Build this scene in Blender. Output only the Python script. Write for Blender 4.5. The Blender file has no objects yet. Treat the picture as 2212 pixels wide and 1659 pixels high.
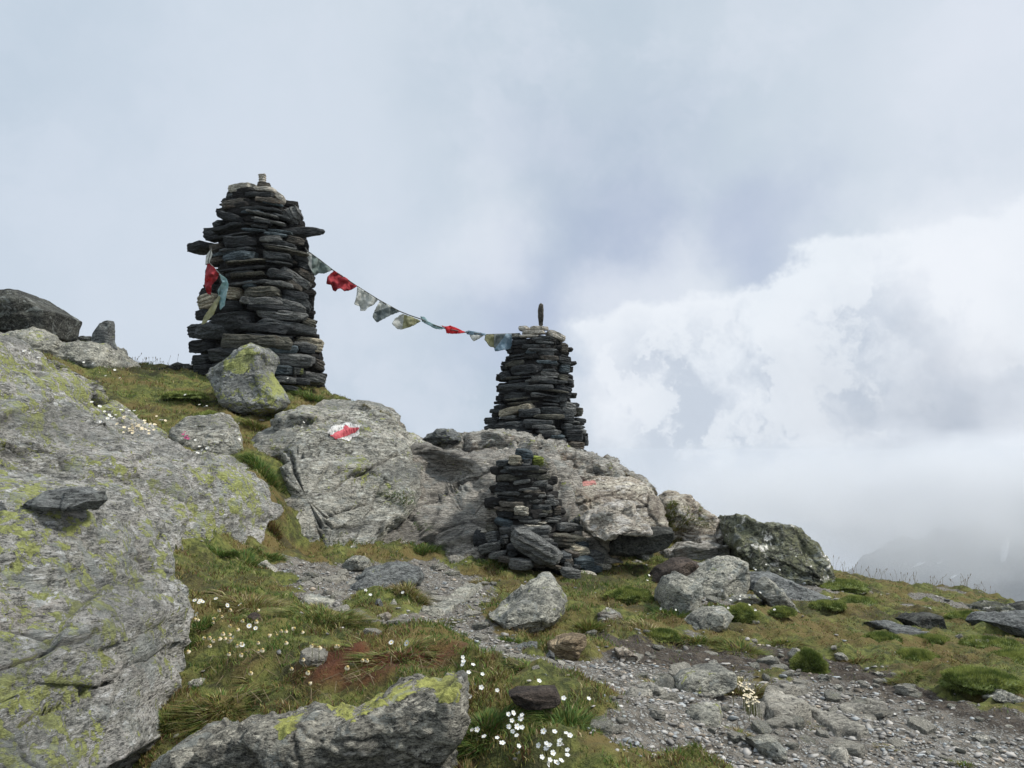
import bpy, bmesh, math, random
import numpy as np
from mathutils import Vector, Matrix
from mathutils.bvhtree import BVHTree
R = math.radians
S = bpy.context.scene
COL = S.collection

# ------------------------------------------------------------------ camera
CAMZ = 1.2
PITCH = R(5.0)
F = 1661.0            # focal length in units of a 2212 px wide frame
CU, CV = 1106.0, 829.5
cd = bpy.data.cameras.new('camera'); cam = bpy.data.objects.new('camera', cd); COL.objects.link(cam)
cam.location = (0, 0, CAMZ); cam.rotation_euler = (R(90) + PITCH, 0, 0)
cd.sensor_width = 36; cd.lens = 36 * F / 2212; cd.clip_start = 0.05; cd.clip_end = 20000
S.camera = cam
S.view_settings.view_transform = 'Standard'; S.view_settings.look = 'None'
S.view_settings.gamma = 1; S.view_settings.exposure = 0.42; S.view_settings.use_curve_mapping = False
S.cycles.volume_bounces = 1
S.cycles.max_bounces = 6

def ray(u, v):
    a = (u - CU) / F; b = (CV - v) / F
    return np.array([a, math.cos(PITCH) - math.sin(PITCH) * b, math.sin(PITCH) + math.cos(PITCH) * b])
def W(u, v, Y):                       # a point seen in direction (u, v), Y metres ahead
    d = ray(u, v); d = d * (Y / d[1])
    return np.array([d[0], d[1], d[2] + CAMZ])
def UV(P):                            # world points -> image coordinates
    P = np.asarray(P, float); x = P[..., 0]; y = P[..., 1]; z = P[..., 2] - CAMZ
    c, s = math.cos(PITCH), math.sin(PITCH)
    f = np.maximum(y * c + z * s, 1e-3); up = -y * s + z * c
    return CU + F * x / f, CV - F * up / f

# ------------------------------------------------------------------ nodes
class N:
    def __init__(s, tree): s.t = tree
    def n(s, typ, ins=None, **kw):
        o = s.t.nodes.new(typ)
        for k, v in kw.items(): setattr(o, k, v)
        for k, v in (ins or {}).items():
            if isinstance(v, bpy.types.NodeSocket): s.t.links.new(v, o.inputs[k])
            else:
                if isinstance(v, tuple) and len(v) == 3 and o.inputs[k].type == 'RGBA': v = v + (1,)
                o.inputs[k].default_value = v
        return o
    def math(s, op, a, b=0.0, c=0.0, clamp=False):
        return s.n('ShaderNodeMath', {0: a, 1: b, 2: c}, operation=op, use_clamp=clamp).outputs[0]
    def vmath(s, op, a, b=(0, 0, 0), out=0):
        o = s.n('ShaderNodeVectorMath', {0: a}, operation=op)
        if op == 'SCALE':
            if isinstance(b, bpy.types.NodeSocket): s.t.links.new(b, o.inputs['Scale'])
            else: o.inputs['Scale'].default_value = b
        elif isinstance(b, bpy.types.NodeSocket): s.t.links.new(b, o.inputs[1])
        else: o.inputs[1].default_value = b
        return o.outputs[out]
    def noise(s, vec, scale, detail=4, rough=.55, dist=0.0, out='Fac'):
        return s.n('ShaderNodeTexNoise', {'Vector': vec, 'Scale': scale, 'Detail': detail, 'Roughness': rough, 'Distortion': dist}).outputs[out]
    def vor(s, vec, scale, feature='F1', out='Distance', rand=1.0):
        return s.n('ShaderNodeTexVoronoi', {'Vector': vec, 'Scale': scale, 'Randomness': rand}, feature=feature).outputs[out]
    def ramp(s, x, a, b, lo=0.0, hi=1.0):
        return s.n('ShaderNodeMapRange', {0: x, 1: a, 2: b, 3: lo, 4: hi}, interpolation_type='SMOOTHSTEP').outputs[0]
    def mix(s, f, a, b, mode='MIX'):
        o = s.n('ShaderNodeMix', data_type='RGBA', blend_type=mode)
        for k, v in ((0, f), (6, a), (7, b)):
            if isinstance(v, bpy.types.NodeSocket): s.t.links.new(v, o.inputs[k])
            else: o.inputs[k].default_value = v + (1,) if isinstance(v, tuple) and len(v) == 3 else v
        return o.outputs[2]

# ------------------------------------------------------------------ world: overcast sky, broken cloud
SUN_EL, SUN_AZ = R(50), R(88)         # azimuth measured from the view direction (+Y) to the right (+X)
w = bpy.data.worlds.new('World'); S.world = w; w.use_nodes = True
w.node_tree.nodes.clear(); n = N(w.node_tree)
tc = n.n('ShaderNodeTexCoord').outputs['Generated']
sky = n.n('ShaderNodeTexSky', sky_type='NISHITA', sun_disc=False, sun_elevation=SUN_EL, sun_rotation=SUN_AZ, altitude=2500)
def dirv(u, v):
    d = ray(u, v); d = d / np.linalg.norm(d); return tuple(float(x) for x in d)
warp = n.vmath('SCALE', n.vmath('SUBTRACT', n.noise(tc, 3.2, 7, .58, out='Color'), (.5, .5, .5)), .34)
dw = n.vmath('ADD', tc, warp)
warp2 = n.vmath('SCALE', n.vmath('SUBTRACT', n.noise(tc, 9.0, 8, .62, out='Color'), (.5, .5, .5)), .13)
dw2 = n.vmath('ADD', tc, warp2)
def blob(u, v, r0, r1, src=None):
    dd = n.vmath('DISTANCE', src or dw, dirv(u, v), out=1)
    return n.ramp(dd, r0, r1, 1.0, 0.0)
def side(p, q, soft, src=None):       # 1 below the great circle p->q
    a, b = np.array(dirv(*p)), np.array(dirv(*q)); nn = np.cross(a, b); nn /= np.linalg.norm(nn)
    dd = n.n('ShaderNodeVectorMath', {0: src or dw2, 1: tuple(float(x) for x in nn)}, operation='DOT_PRODUCT').outputs['Value']
    return dd
mx = lambda a, b: n.math('MAXIMUM', a, b)
mul = lambda a, b: n.math('MULTIPLY', a, b)
big = n.noise(tc, 2.2, 5, .5)
fine = n.noise(dw2, 7.0, 6, .6)
base = n.mix(n.ramp(big, .36, .66), (.465, .553, .648), (.590, .660, .740))
base = n.mix(n.ramp(fine, .40, .68, 0, .5), base, (.66, .71, .80))
# open gaps towards the blue
gap = mx(mx(blob(1130, 640, .02, .17), mul(blob(1330, 560, .02, .19), .85)), mul(blob(1620, 500, .03, .17), .75))
gap = mx(gap, mul(blob(1330, 800, .02, .09), .8))
gap = mx(gap, mul(blob(1330, 380, .02, .20), .35))
skycol = n.vmath('SCALE', sky.outputs[0], .09)
gapcol = n.mix(.75, skycol, (.44, .50, .66))
c1 = n.mix(mul(gap, .75), base, gapcol)
# cumulus bank on the right
sd = side((1290, 690), (2212, 420), 0)
gc = np.array(dirv(1750, 560))
cum = n.ramp(sd, -.006, .012)          # sign settled below
left = side((1230, 1000), (1270, 560), 0)
cumL = n.ramp(left, -.02, .03)
bank = mul(cum, cumL)
edge = mul(bank, n.ramp(sd, .22, .02))
puff = n.noise(dw, 6.5, 8, .6)
bankcol = n.mix(n.ramp(puff, .42, .64), (.545, .605, .695), (.70, .75, .82))
bankcol = n.mix(mul(n.ramp(puff, .40, .62), mul(edge, .75)), bankcol, (.84, .88, .93))
pf = n.noise(dw2, 4.2, 7, .62, .4)
bankcol = n.mix(mul(n.ramp(pf, .50, .55), .7), bankcol, (.80, .84, .89))
bankcol = n.mix(mul(n.ramp(pf, .48, .38), .4), bankcol, (.50, .555, .64))
bankcol = n.mix(mul(n.ramp(sd, .075, .0), .8), bankcol, (.80, .85, .905))
c2 = n.mix(mul(bank, .9), c1, bankcol)
for (u, v, r) in ((2090, 640, .055), (2150, 520, .07), (1990, 560, .05), (2110, 770, .04), (1340, 660, .045), (1500, 620, .04), (1310, 860, .05), (1060, 520, .06)):
    c2 = n.mix(mul(blob(u, v, .0, r + .06, dw2), .55), c2, (.84, .87, .92))
# darker, wetter cloud low on the right
low = mx(mul(blob(2130, 1300, .04, .30), 1.0), mul(blob(1930, 1100, .03, .22), .4))
c3 = n.mix(mul(low, .80), c2, (.27, .30, .37))
c3 = n.mix(mul(blob(2230, 930, .0, .07, dw2), .7), c3, (.74, .78, .84))
c3 = n.mix(mul(blob(120, 300, .1, .5), .35), c3, (.50, .60, .71))
c3 = n.mix(mul(blob(480, 620, .1, .5), .5), c3, (.645, .705, .80))
szz = n.n('ShaderNodeSeparateXYZ', {0: tc}).outputs[2]
c3 = n.mix(mul(blob(2250, 20, .0, .35), .6), c3, (.74, .78, .86))
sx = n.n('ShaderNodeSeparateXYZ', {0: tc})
fac = n.math('ADD', n.ramp(sx.outputs[2], .58, .9, .80, 1.35), n.ramp(sx.outputs[1], .15, -.5, 0, .3))   # overcast, brightest overhead; overhead and behind the camera raised as added fill
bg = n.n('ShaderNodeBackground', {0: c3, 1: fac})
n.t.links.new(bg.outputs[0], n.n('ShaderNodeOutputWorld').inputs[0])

sl = bpy.data.lights.new('sun', 'SUN'); sl.energy = 3.3; sl.angle = R(9); sl.color = (1, .96, .9)
so = bpy.data.objects.new('sun', sl); COL.objects.link(so)
sdv = Vector((math.sin(SUN_AZ) * math.cos(SUN_EL), math.cos(SUN_AZ) * math.cos(SUN_EL), math.sin(SUN_EL)))
so.rotation_euler = sdv.to_track_quat('Z', 'Y').to_euler(); so.location = (20, 20, 30)

# ------------------------------------------------------------------ numpy noise
_rs = np.random.RandomState(7)
_perm = np.tile(_rs.permutation(256), 3)
_grad = _rs.normal(size=(256, 3)); _grad /= np.linalg.norm(_grad, axis=1)[:, None]
def perlin(p):
    p = np.asarray(p, float); i = np.floor(p).astype(int); f = p - i; i &= 255
    w3 = f * f * f * (f * (f * 6 - 15) + 10); out = 0
    for a in (0, 1):
        wa = w3[..., 0] if a else 1 - w3[..., 0]
        for b in (0, 1):
            wb = w3[..., 1] if b else 1 - w3[..., 1]
            for c in (0, 1):
                wc = w3[..., 2] if c else 1 - w3[..., 2]
                h = _perm[_perm[_perm[i[..., 0] + a] + i[..., 1] + b] + i[..., 2] + c]
                g = _grad[h]
                out = out + wa * wb * wc * (g[..., 0] * (f[..., 0] - a) + g[..., 1] * (f[..., 1] - b) + g[..., 2] * (f[..., 2] - c))
    return out * 1.5
def fbm(p, sc=1.0, octv=4, gain=.5):
    p = np.asarray(p, float) * sc; a = 1; o = 0
    for k in range(octv): o = o + a * perlin(p + 17.3 * k); a *= gain; p = p * 2.03
    return o
def ss(x, a, b):
    t = np.clip((x - a) / (b - a), 0, 1); return t * t * (3 - 2 * t)

# ------------------------------------------------------------------ object helpers
def tag(o, label=None, cat=None, group=None, kind=None):
    if label: o['label'] = label
    if cat: o['category'] = cat
    if group: o['group'] = group
    if kind: o['kind'] = kind
    return o
def mesh_from(name, V, faces, mat, smooth=True, attrs=None):
    me = bpy.data.meshes.new(name)
    V = np.asarray(V, np.float32)
    if isinstance(faces, np.ndarray):
        nf, k = faces.shape
        me.vertices.add(len(V)); me.vertices.foreach_set('co', V.ravel())
        me.loops.add(nf * k); me.loops.foreach_set('vertex_index', faces.astype(np.int32).ravel())
        me.polygons.add(nf); me.polygons.foreach_set('loop_start', np.arange(0, nf * k, k, dtype=np.int32))
        me.polygons.foreach_set('loop_total', np.full(nf, k, np.int32))
    else:
        me.from_pydata([tuple(map(float, v)) for v in V], [], faces)
    me.update(calc_edges=True); me.validate()
    if smooth: me.polygons.foreach_set('use_smooth', [True] * len(me.polygons))
    for m in (mat if isinstance(mat, list) else [mat]): me.materials.append(m)
    for k, a in (attrs or {}).items():
        if a.ndim == 1:
            at = me.attributes.new(k, 'FLOAT', 'POINT'); at.data.foreach_set('value', a.astype(np.float32))
        else:
            at = me.attributes.new(k, 'FLOAT_COLOR', 'POINT')
            at.data.foreach_set('color', np.concatenate([a, np.ones((len(a), 1))], 1).astype(np.float32).ravel())
    return me
def link(name, me, loc=None, parent=None):
    o = bpy.data.objects.new(name, me); COL.objects.link(o)
    if parent: o.parent = parent
    if loc is not None: o.location = loc
    return o
def empty(name, loc):
    o = bpy.data.objects.new(name, None); COL.objects.link(o); o.location = tuple(map(float, loc)); o.empty_display_size = .1
    return o
def place(name, V, faces, mat, parent=None, smooth=True, attrs=None):
    """mesh object whose origin is the middle of its base; V in world space"""
    V = np.asarray(V, float); c = (V.min(0) + V.max(0)) / 2; c[2] = V[:, 2].min()
    me = mesh_from(name, V - c, faces, mat, smooth, attrs)
    po = np.array(parent.location) if parent else 0
    return link(name, me, tuple(c - po), parent)

# ------------------------------------------------------------------ materials
def newmat(name):
    m = bpy.data.materials.new(name); m.use_nodes = True; m.node_tree.nodes.clear(); return m, N(m.node_tree)
def finish(n, col, rough=.85, height=None, dist=.01, strength=1.0, extra=None):
    b = n.n('ShaderNodeBsdfPrincipled', {'Base Color': col, 'Roughness': rough, 'Specular IOR Level': .25})
    if height is not None:
        bp = n.n('ShaderNodeBump', {'Height': height, 'Distance': dist, 'Strength': strength})
        n.t.links.new(bp.outputs[0], b.inputs['Normal'])
    for k, v in (extra or {}).items():
        if isinstance(v, bpy.types.NodeSocket): n.t.links.new(v, b.inputs[k])
        else: b.inputs[k].default_value = v
    n.t.links.new(b.outputs[0], n.n('ShaderNodeOutputMaterial').inputs[0])
    return b

def rock_mat(name, dark, mid, lite, lichen=0.0, white=0.0, dip=0.0, sc=1.0, stretch=4.0, rust=0.0, darkspot=.5, bump=1.0, lcol=(.46, .49, .15), lsc=1.0):
    wk = (.99, 1.0, 1.0) if name.startswith('slate') else (1.04, 1.0, .94)
    warm = lambda c: tuple(a * b for a, b in zip(c, wk))
    dark, mid, lite = warm(dark), warm(mid), warm(lite)
    m, n = newmat(name)
    geo = n.n('ShaderNodeTexCoord').outputs['Object']
    rnd = n.n('ShaderNodeObjectInfo').outputs['Random']
    off = n.n('ShaderNodeCombineXYZ', {0: mul2(n, rnd, 37.0), 1: mul2(n, rnd, 11.0), 2: mul2(n, rnd, 53.0)}).outputs[0]
    p = n.vmath('ADD', geo, off)
    mp = n.n('ShaderNodeMapping', {'Vector': p, 'Rotation': (0, dip, 0), 'Scale': (1, 1, stretch)}).outputs[0]
    A = n.noise(mp, 2.2 * sc, 6, .6, .6)
    B = n.noise(mp, 9 * sc, 7, .68, .4)
    C = n.noise(mp, 38 * sc, 5, .7)
    D = n.noise(p, 120 * sc, 4, .7)
    col = n.mix(n.ramp(B, .38, .60), dark, mid)
    col = n.mix(n.ramp(A, .42, .66, 0, .8), col, lite)
    col = n.mix(n.ramp(C, .50, .66, 0, .75), col, lite)
    col = n.mix(n.ramp(C, .47, .36, 0, .9), col, tuple(x * .3 for x in dark))
    col = n.mix(n.ramp(D, .38, .62, .0, .55), col, n.mix(.5, col, tuple(min(1, x * 1.25) for x in lite)))
    if white:
        wn = n.noise(mp, 5.0 * sc, 6, .62, 1.0)
        wm = n.ramp(wn, .66 - .22 * white, .76 - .22 * white)
        col = n.mix(mul2(n, wm, .85), col, (.62, .60, .57))
    if rust:
        rn = n.noise(p, 3.0 * sc, 5, .6, .5)
        col = n.mix(mul2(n, n.ramp(rn, .56, .72), rust), col, (.22, .12, .05))
    if darkspot:  # dark specks, with shade of small pits put into the colour
        ds = n.noise(p, 16 * sc, 6, .7, .3)
        col = n.mix(mul2(n, n.ramp(ds, .58, .66), darkspot), col, tuple(x * .22 for x in dark))
    k1 = n.noise(mp, 15 * sc, 7, .78, .3)
    col = n.mix(n.ramp(k1, .36, .47, .75, 0), col, tuple(x * .30 for x in dark))
    col = n.mix(n.ramp(k1, .53, .62, 0, .75), col, tuple(min(.8, x * 1.35) for x in lite))
    E = n.noise(mp, 55 * sc, 4, .75)
    col = n.mix(n.ramp(E, .40, .32, 0, .75), col, tuple(x * .25 for x in dark))
    lum = (.3 * mid[0] + .6 * mid[1] + .1 * mid[2]); gmm = 1.6
    col = n.n('ShaderNodeGamma', {0: col, 1: gmm}).outputs[0]
    col = n.vmath('SCALE', col, lum ** (1 - gmm) * 1.0)
    if lichen:
        la = n.n('ShaderNodeAttribute', attribute_name='lich').outputs['Fac']
        l1 = n.noise(p, 2.6 * lsc, 4, .6, .3); l2 = n.noise(p, 19 * lsc, 6, .72, .5)
        s_ = n.math('ADD', mul2(n, l1, .75), mul2(n, l2, 1.15))
        s_ = n.math('ADD', s_, mul2(n, la, .36))
        th = 1.185 - .20 * lichen
        lm = n.ramp(s_, th, th + .012); lb_ = n.ramp(s_, th - .030, th - .018)
        lc = n.mix(n.ramp(n.noise(p, 70, 4, .7), .35, .65), tuple(x * .7 for x in lcol), tuple(x * 1.35 for x in lcol))
        col = n.mix(mul2(n, lb_, .45), col, tuple(x * .3 for x in dark))
        col = n.mix(mul2(n, lm, .92), col, lc)
        g1 = n.noise(p, 7 * lsc, 6, .72, .6)
        col = n.mix(mul2(n, n.ramp(g1, .565, .58), .5), col, (.42, .45, .42))
    ck = n.n('ShaderNodeAttribute', attribute_name='crack').outputs['Fac']
    ckn = mul2(n, ck, n.ramp(n.noise(p, 7 * sc, 4, .6), .38, .55))
    col = n.mix(mul2(n, ckn, .85), col, tuple(x * .22 for x in dark))
    Lp = n.noise(mp, .9 * sc, 4, .55)
    col = n.mix(n.ramp(Lp, .50, .36, 0, .45), col, tuple(x * .8 for x in dark))
    H = n.math('ADD', mul2(n, A, .9), mul2(n, B, .75))
    H = n.math('ADD', H, mul2(n, C, .38)); H = n.math('ADD', H, mul2(n, k1, .55))
    cr = n.noise(mp, 1.6 * sc, 6, .62, .6)
    crm = n.ramp(n.math('ABSOLUTE', n.math('SUBTRACT', cr, .5)), .0, .018)
    crm = mx(crm, n.ramp(n.noise(p, 1.9 * sc, 2, .5), .50, .44))
    col = n.mix(crm, n.mix(.55, col, tuple(x * .2 for x in dark)), col)
    H = n.math('ADD', H, mul2(n, crm, .16))
    finish(n, col, .86, H, .085 / sc * bump, 1.0)
    return m
def mul2(n, a, b): return n.math('MULTIPLY', a, b)

M = {}
M['outcrop'] = rock_mat('lichen_gneiss', (0.224, 0.239, 0.239), (0.437, 0.451, 0.430), (0.620, 0.620, 0.620), lichen=.85, white=.3, dip=.12, sc=1.3, stretch=3, rust=.15, darkspot=.45)
M['hump'] = rock_mat('grey_gneiss', (0.205, 0.221, 0.221), (0.392, 0.401, 0.382), (0.620, 0.620, 0.587), lichen=.46, white=.35, dip=-.35, sc=1.0, stretch=3.2, rust=.25, darkspot=.35)
M['ramp'] = rock_mat('banded_schist', (0.179, 0.179, 0.174), (0.370, 0.368, 0.354), (0.544, 0.538, 0.519), lichen=.12, white=.25, dip=-.5, sc=1.0, stretch=6, rust=.2, darkspot=.3)
M['ridge'] = rock_mat('platy_schist', (0.185, 0.185, 0.178), (0.398, 0.392, 0.375), (0.609, 0.609, 0.590), lichen=.3, white=.45, dip=-.12, sc=1.0, stretch=5.5, rust=.5, darkspot=.55)
M['quartz'] = rock_mat('pale_quartz_rock', (0.198, 0.171, 0.152), (0.397, 0.363, 0.324), (0.570, 0.568, 0.529), lichen=.0, white=.6, dip=-.25, sc=1.2, stretch=2.2, rust=.35, darkspot=.25)
M['whiterock'] = rock_mat('white_quartz_rock', (.22, .21, .19), (.42, .40, .37), (.60, .58, .55), white=.8, dip=-.25, sc=1.6, stretch=3, darkspot=.2)
M['lichenrock'] = rock_mat('dark_lichen_rock', (0.039, 0.041, 0.039), (0.083, 0.088, 0.077), (0.188, 0.199, 0.166), lichen=1.0, white=.45, dip=.2, sc=1.0, stretch=1.5, darkspot=.8, lcol=(.25, .255, .15), lsc=1.1)
M['boulder'] = rock_mat('grey_boulder', (0.166, 0.177, 0.174), (0.325, 0.333, 0.318), (0.484, 0.491, 0.461), lichen=.25, white=.3, dip=.9, sc=2.0, stretch=2, darkspot=.3)
M['yboulder'] = rock_mat('yellow_lichen_boulder', (0.141, 0.156, 0.160), (0.281, 0.296, 0.304), (0.437, 0.453, 0.453), lichen=.75, white=.15, dip=.7, sc=1.5, stretch=2.5, darkspot=.5)
M['ylow'] = rock_mat('foreground_gneiss', (0.106, 0.110, 0.108), (0.227, 0.230, 0.218), (0.406, 0.406, 0.380), lichen=.25, white=.2, dip=-.35, sc=1.7, stretch=2.6, darkspot=.55, lcol=(.56, .57, .15))
M['slab'] = rock_mat('blue_grey_slab', (0.083, 0.090, 0.096), (0.158, 0.173, 0.180), (0.255, 0.270, 0.278), lichen=.15, dip=.1, sc=1.6, stretch=4)
M['darkrock'] = rock_mat('dark_grey_rock', (.028, .03, .031), (.055, .058, .058), (.10, .105, .10), lichen=.0, dip=.3, sc=1.5, stretch=2)
M['brownrock'] = rock_mat('dark_brown_rock', (.04, .034, .032), (.075, .066, .06), (.12, .105, .095), dip=.3, sc=1.5, stretch=2.5)
M['farboulder'] = rock_mat('weathered_dark_boulder', (.026, .027, .027), (.058, .061, .060), (.105, .11, .105), lichen=.3, white=.1, dip=.2, sc=1.3, stretch=1.5, lcol=(.17, .19, .09))
M['tanrock'] = rock_mat('tan_schist', (0.168, 0.134, 0.096), (0.303, 0.258, 0.190), (0.449, 0.404, 0.326), dip=-.2, sc=2, stretch=5, rust=.3, darkspot=.2)
M['path_slab'] = rock_mat('trodden_slab', (.20, .20, .19), (.30, .30, .285), (.38, .38, .36), dip=.0, sc=1.6, stretch=3, darkspot=.15, bump=.6)
M['gravelstone'] = rock_mat('gravel_stone', (0.198, 0.205, 0.198), (0.343, 0.346, 0.330), (0.554, 0.554, 0.528), dip=0, sc=4, stretch=2, darkspot=.1)
# stacked slates: colour families
def slate(name, k, tint=(1, 1, 1), **kw):
    k *= .80; a = tuple(.4 * k * t for t in tint); b = tuple(k * t for t in tint); c = tuple(2.1 * k * t for t in tint)
    return rock_mat(name, a, b, c, sc=2.2, stretch=6, darkspot=kw.pop('darkspot', .3), bump=1.0, **kw)
M['d'] = slate('slate_dark', .066, (.96, 1.0, 1.0))
M['k'] = slate('slate_black', .042, (.96, 1.0, 1.02))
M['b'] = slate('slate_blue', .10, (.86, 1.0, 1.06))
M['g'] = slate('slate_grey', .15, (1, 1.0, .96), lichen=.0)
M['o'] = slate('slate_olive', .105, (1.03, 1.0, .86), rust=.15)
M['n'] = slate('slate_brown', .11, (1.08, 1.0, .88), rust=.2)
M['t'] = slate('slate_tan', .36, (1.10, 1.0, .82), rust=.3)
M['w'] = rock_mat('quartz_white', (.36, .35, .32), (.62, .6, .56), (.8, .78, .74), sc=2.2, stretch=3, darkspot=.2, rust=.1)
M['p'] = rock_mat('stone_pale', (.2, .2, .18), (.42, .41, .38), (.62, .61, .57), sc=2.2, stretch=3, darkspot=.3)
M['l'] = slate('slate_lichen', .11, (1, 1, .95), lichen=.8)
M['core'] = slate('packing_gap_shade', .022)  # near black: shade of the gaps between stones put into the colour
M['m'] = slate('stone_mossgreen', .2, (.95, 1.1, .42))

# turf / gravel ground
def ground_mat():
    m, n = newmat('mountain_ground')
    p = n.n('ShaderNodeTexCoord').outputs['Object']
    g = n.n('ShaderNodeAttribute', attribute_name='turf').outputs['Fac']
    rd = n.n('ShaderNodeAttribute', attribute_name='red').outputs['Fac']
    s1 = n.noise(p, 3, 5, .6); s2 = n.noise(p, 22, 6, .65); s3 = n.noise(p, 90, 4, .7)
    sl_ = n.n('ShaderNodeAttribute', attribute_name='soil').outputs['Fac']
    soil = n.mix(sl_, n.mix(n.ramp(s2, .35, .65), (.065, .057, .045), (.20, .18, .15)), n.mix(n.ramp(s2, .35, .65), (.025, .018, .013), (.085, .068, .05)))
    v = n.n('ShaderNodeTexVoronoi', {'Vector': p, 'Scale': 55.0})
    v2 = n.n('ShaderNodeTexVoronoi', {'Vector': p, 'Scale': 120.0})
    vc = n.n('ShaderNodeSeparateColor', {0: v.outputs['Color']}).outputs[0]
    vc2 = n.n('ShaderNodeSeparateColor', {0: v2.outputs['Color']}).outputs[1]
    pc = n.mix(vc, (.11, .108, .10), (.33, .325, .30)); pc2 = n.mix(vc2, (.09, .088, .08), (.28, .275, .25))
    peb2 = mul2(n, n.ramp(v2.outputs['Distance'], .5, .36), n.ramp(n.math('ADD', vc2, s1), .72, .95))
    peb = mul2(n, n.ramp(v.outputs['Distance'], .46, .34), n.ramp(n.math('ADD', vc, s1), .86, 1.05))
    grav = n.mix(peb2, soil, pc2); grav = n.mix(peb, grav, pc)
    moss = n.mix(n.ramp(s2, .35, .66), (.034, .044, .012), (.14, .15, .038))
    moss = n.mix(n.ramp(s1, .42, .62), moss, n.mix(s2, (.07, .048, .016), (.155, .118, .042)))
    s4 = n.noise(p, 1.6, 6, .7)
    moss = n.mix(n.ramp(s4, .50, .38, 0, .8), moss, (.028, .026, .012))
    moss = n.mix(n.ramp(s3, .5, .75, 0, .6), moss, (.15, .15, .045))
    moss = n.mix(rd, moss, n.mix(s2, (.03, .014, .009), (.13, .045, .018)))
    grav = n.mix(mul2(n, sl_, .8), grav, soil)
    gg = n.ramp(n.math('ADD', g, mul2(n, n.math('SUBTRACT', s2, .5), .7)), .38, .56)
    col = n.mix(gg, grav, moss)
    H = n.math('ADD', mul2(n, s2, .6), mul2(n, s3, .35))
    H = n.math('ADD', H, mul2(n, n.math('ADD', mul2(n, peb, .5), mul2(n, peb2, .25)), n.math('SUBTRACT', 1.0, gg)))
    finish(n, col, .95, H, .03)
    return m
M['ground'] = ground_mat()
def attr_mat(name, rough=.8, trans=0.0):
    m, n = newmat(name)
    c = n.n('ShaderNodeAttribute', attribute_name='tint').outputs['Color']
    b = finish(n, c, rough)
    if trans:
        tr = n.n('ShaderNodeBsdfTranslucent', {0: c}); mx_ = n.n('ShaderNodeMixShader', {0: trans, 1: b.outputs[0], 2: tr.outputs[0]})
        out = [x for x in n.t.nodes if x.type == 'OUTPUT_MATERIAL'][0]; n.t.links.new(mx_.outputs[0], out.inputs[0])
    return m
M['blade'] = attr_mat('grass_blade', .7, .25)
M['tinted'] = attr_mat('tinted_stone', .85)
def plain(name, a, b=None, sc=30, rough=.8, bump=.004, extra=None):
    m, n = newmat(name); p = n.n('ShaderNodeTexCoord').outputs['Object']
    f = n.noise(p, sc, 5, .6)
    finish(n, n.mix(n.ramp(f, .35, .65), a, b or tuple(x * 1.3 for x in a)), rough, f, bump, 1, extra)
    return m
M['cushion'] = plain('moss_cushion', (.045, .062, .016), (.15, .18, .05), 45, .95, .03)
M['dry_eye'] = plain('dry_disc', (.34, .25, .09), (.5, .38, .16), 60, .9, .001)
M['petal'] = plain('white_petal', (.48, .48, .45), (.62, .62, .59), 40, .6, .001)
M['eye'] = plain('yellow_disc', (.55, .38, .05), (.7, .5, .1), 60, .8, .001)
M['pink'] = plain('pink_petal', (.28, .04, .12), (.4, .07, .18), 40, .6, .001)
M['cream'] = plain('cream_petal', (.52, .44, .30), (.7, .62, .45), 40, .7, .001)
M['stem'] = plain('stem', (.06, .08, .02), (.12, .12, .04), 40, .7, .001)
M['cord'] = plain('cord', (.05, .05, .045), (.12, .12, .11), 90, .9, .001)
M['white_paint'] = plain('white_paint', (.33, .32, .30), (.54, .53, .50), 25, .7, .008)
M['red_paint'] = plain('red_paint', (.33, .05, .06), (.44, .085, .10), 25, .6, .008)
M['faded_paint'] = plain('faded_red_paint', (.34, .13, .11), (.42, .20, .17), 25, .8, .006)
M['root'] = plain('dry_root', (.14, .10, .06), (.24, .19, .12), 40, .9, .002)
def cloth(name, a, b):
    m, n = newmat(name); p = n.n('ShaderNodeTexCoord').outputs['Object']
    f = n.noise(p, 14, 4, .6); wv = n.noise(p, 260, 2, .5)
    c = n.mix(n.ramp(f, .35, .65), a, b); c = n.mix(n.ramp(wv, .4, .7, 0, .15), c, tuple(x * .6 for x in a))
    bs = n.n('ShaderNodeBsdfPrincipled', {'Base Color': c, 'Roughness': .9})
    bp = n.n('ShaderNodeBump', {'Height': f, 'Distance': .01}); n.t.links.new(bp.outputs[0], bs.inputs['Normal'])
    tr = n.n('ShaderNodeBsdfTranslucent', {0: c})
    mm = n.n('ShaderNodeMixShader', {0: .5, 1: bs.outputs[0], 2: tr.outputs[0]})
    n.t.links.new(mm.outputs[0], n.n('ShaderNodeOutputMaterial').inputs[0]); return m
M['f_white'] = cloth('faded_white_cloth', (.50, .51, .48), (.64, .65, .61))
M['f_green'] = cloth('faded_green_cloth', (.17, .22, .20), (.28, .33, .30))
M['f_dark'] = cloth('faded_dark_cloth', (.13, .16, .16), (.24, .27, .26))
M['f_red'] = cloth('red_cloth', (.30, .02, .03), (.48, .06, .07))
M['f_brred'] = cloth('bright_red_cloth', (.55, .02, .03), (.65, .05, .06))
M['f_blue'] = cloth('faded_blue_cloth', (.20, .30, .37), (.38, .48, .55))
M['f_teal'] = cloth('pale_teal_cloth', (.22, .36, .38), (.38, .50, .50))
M['f_yellow'] = cloth('faded_yellow_cloth', (.32, .32, .18), (.48, .47, .30))

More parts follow.
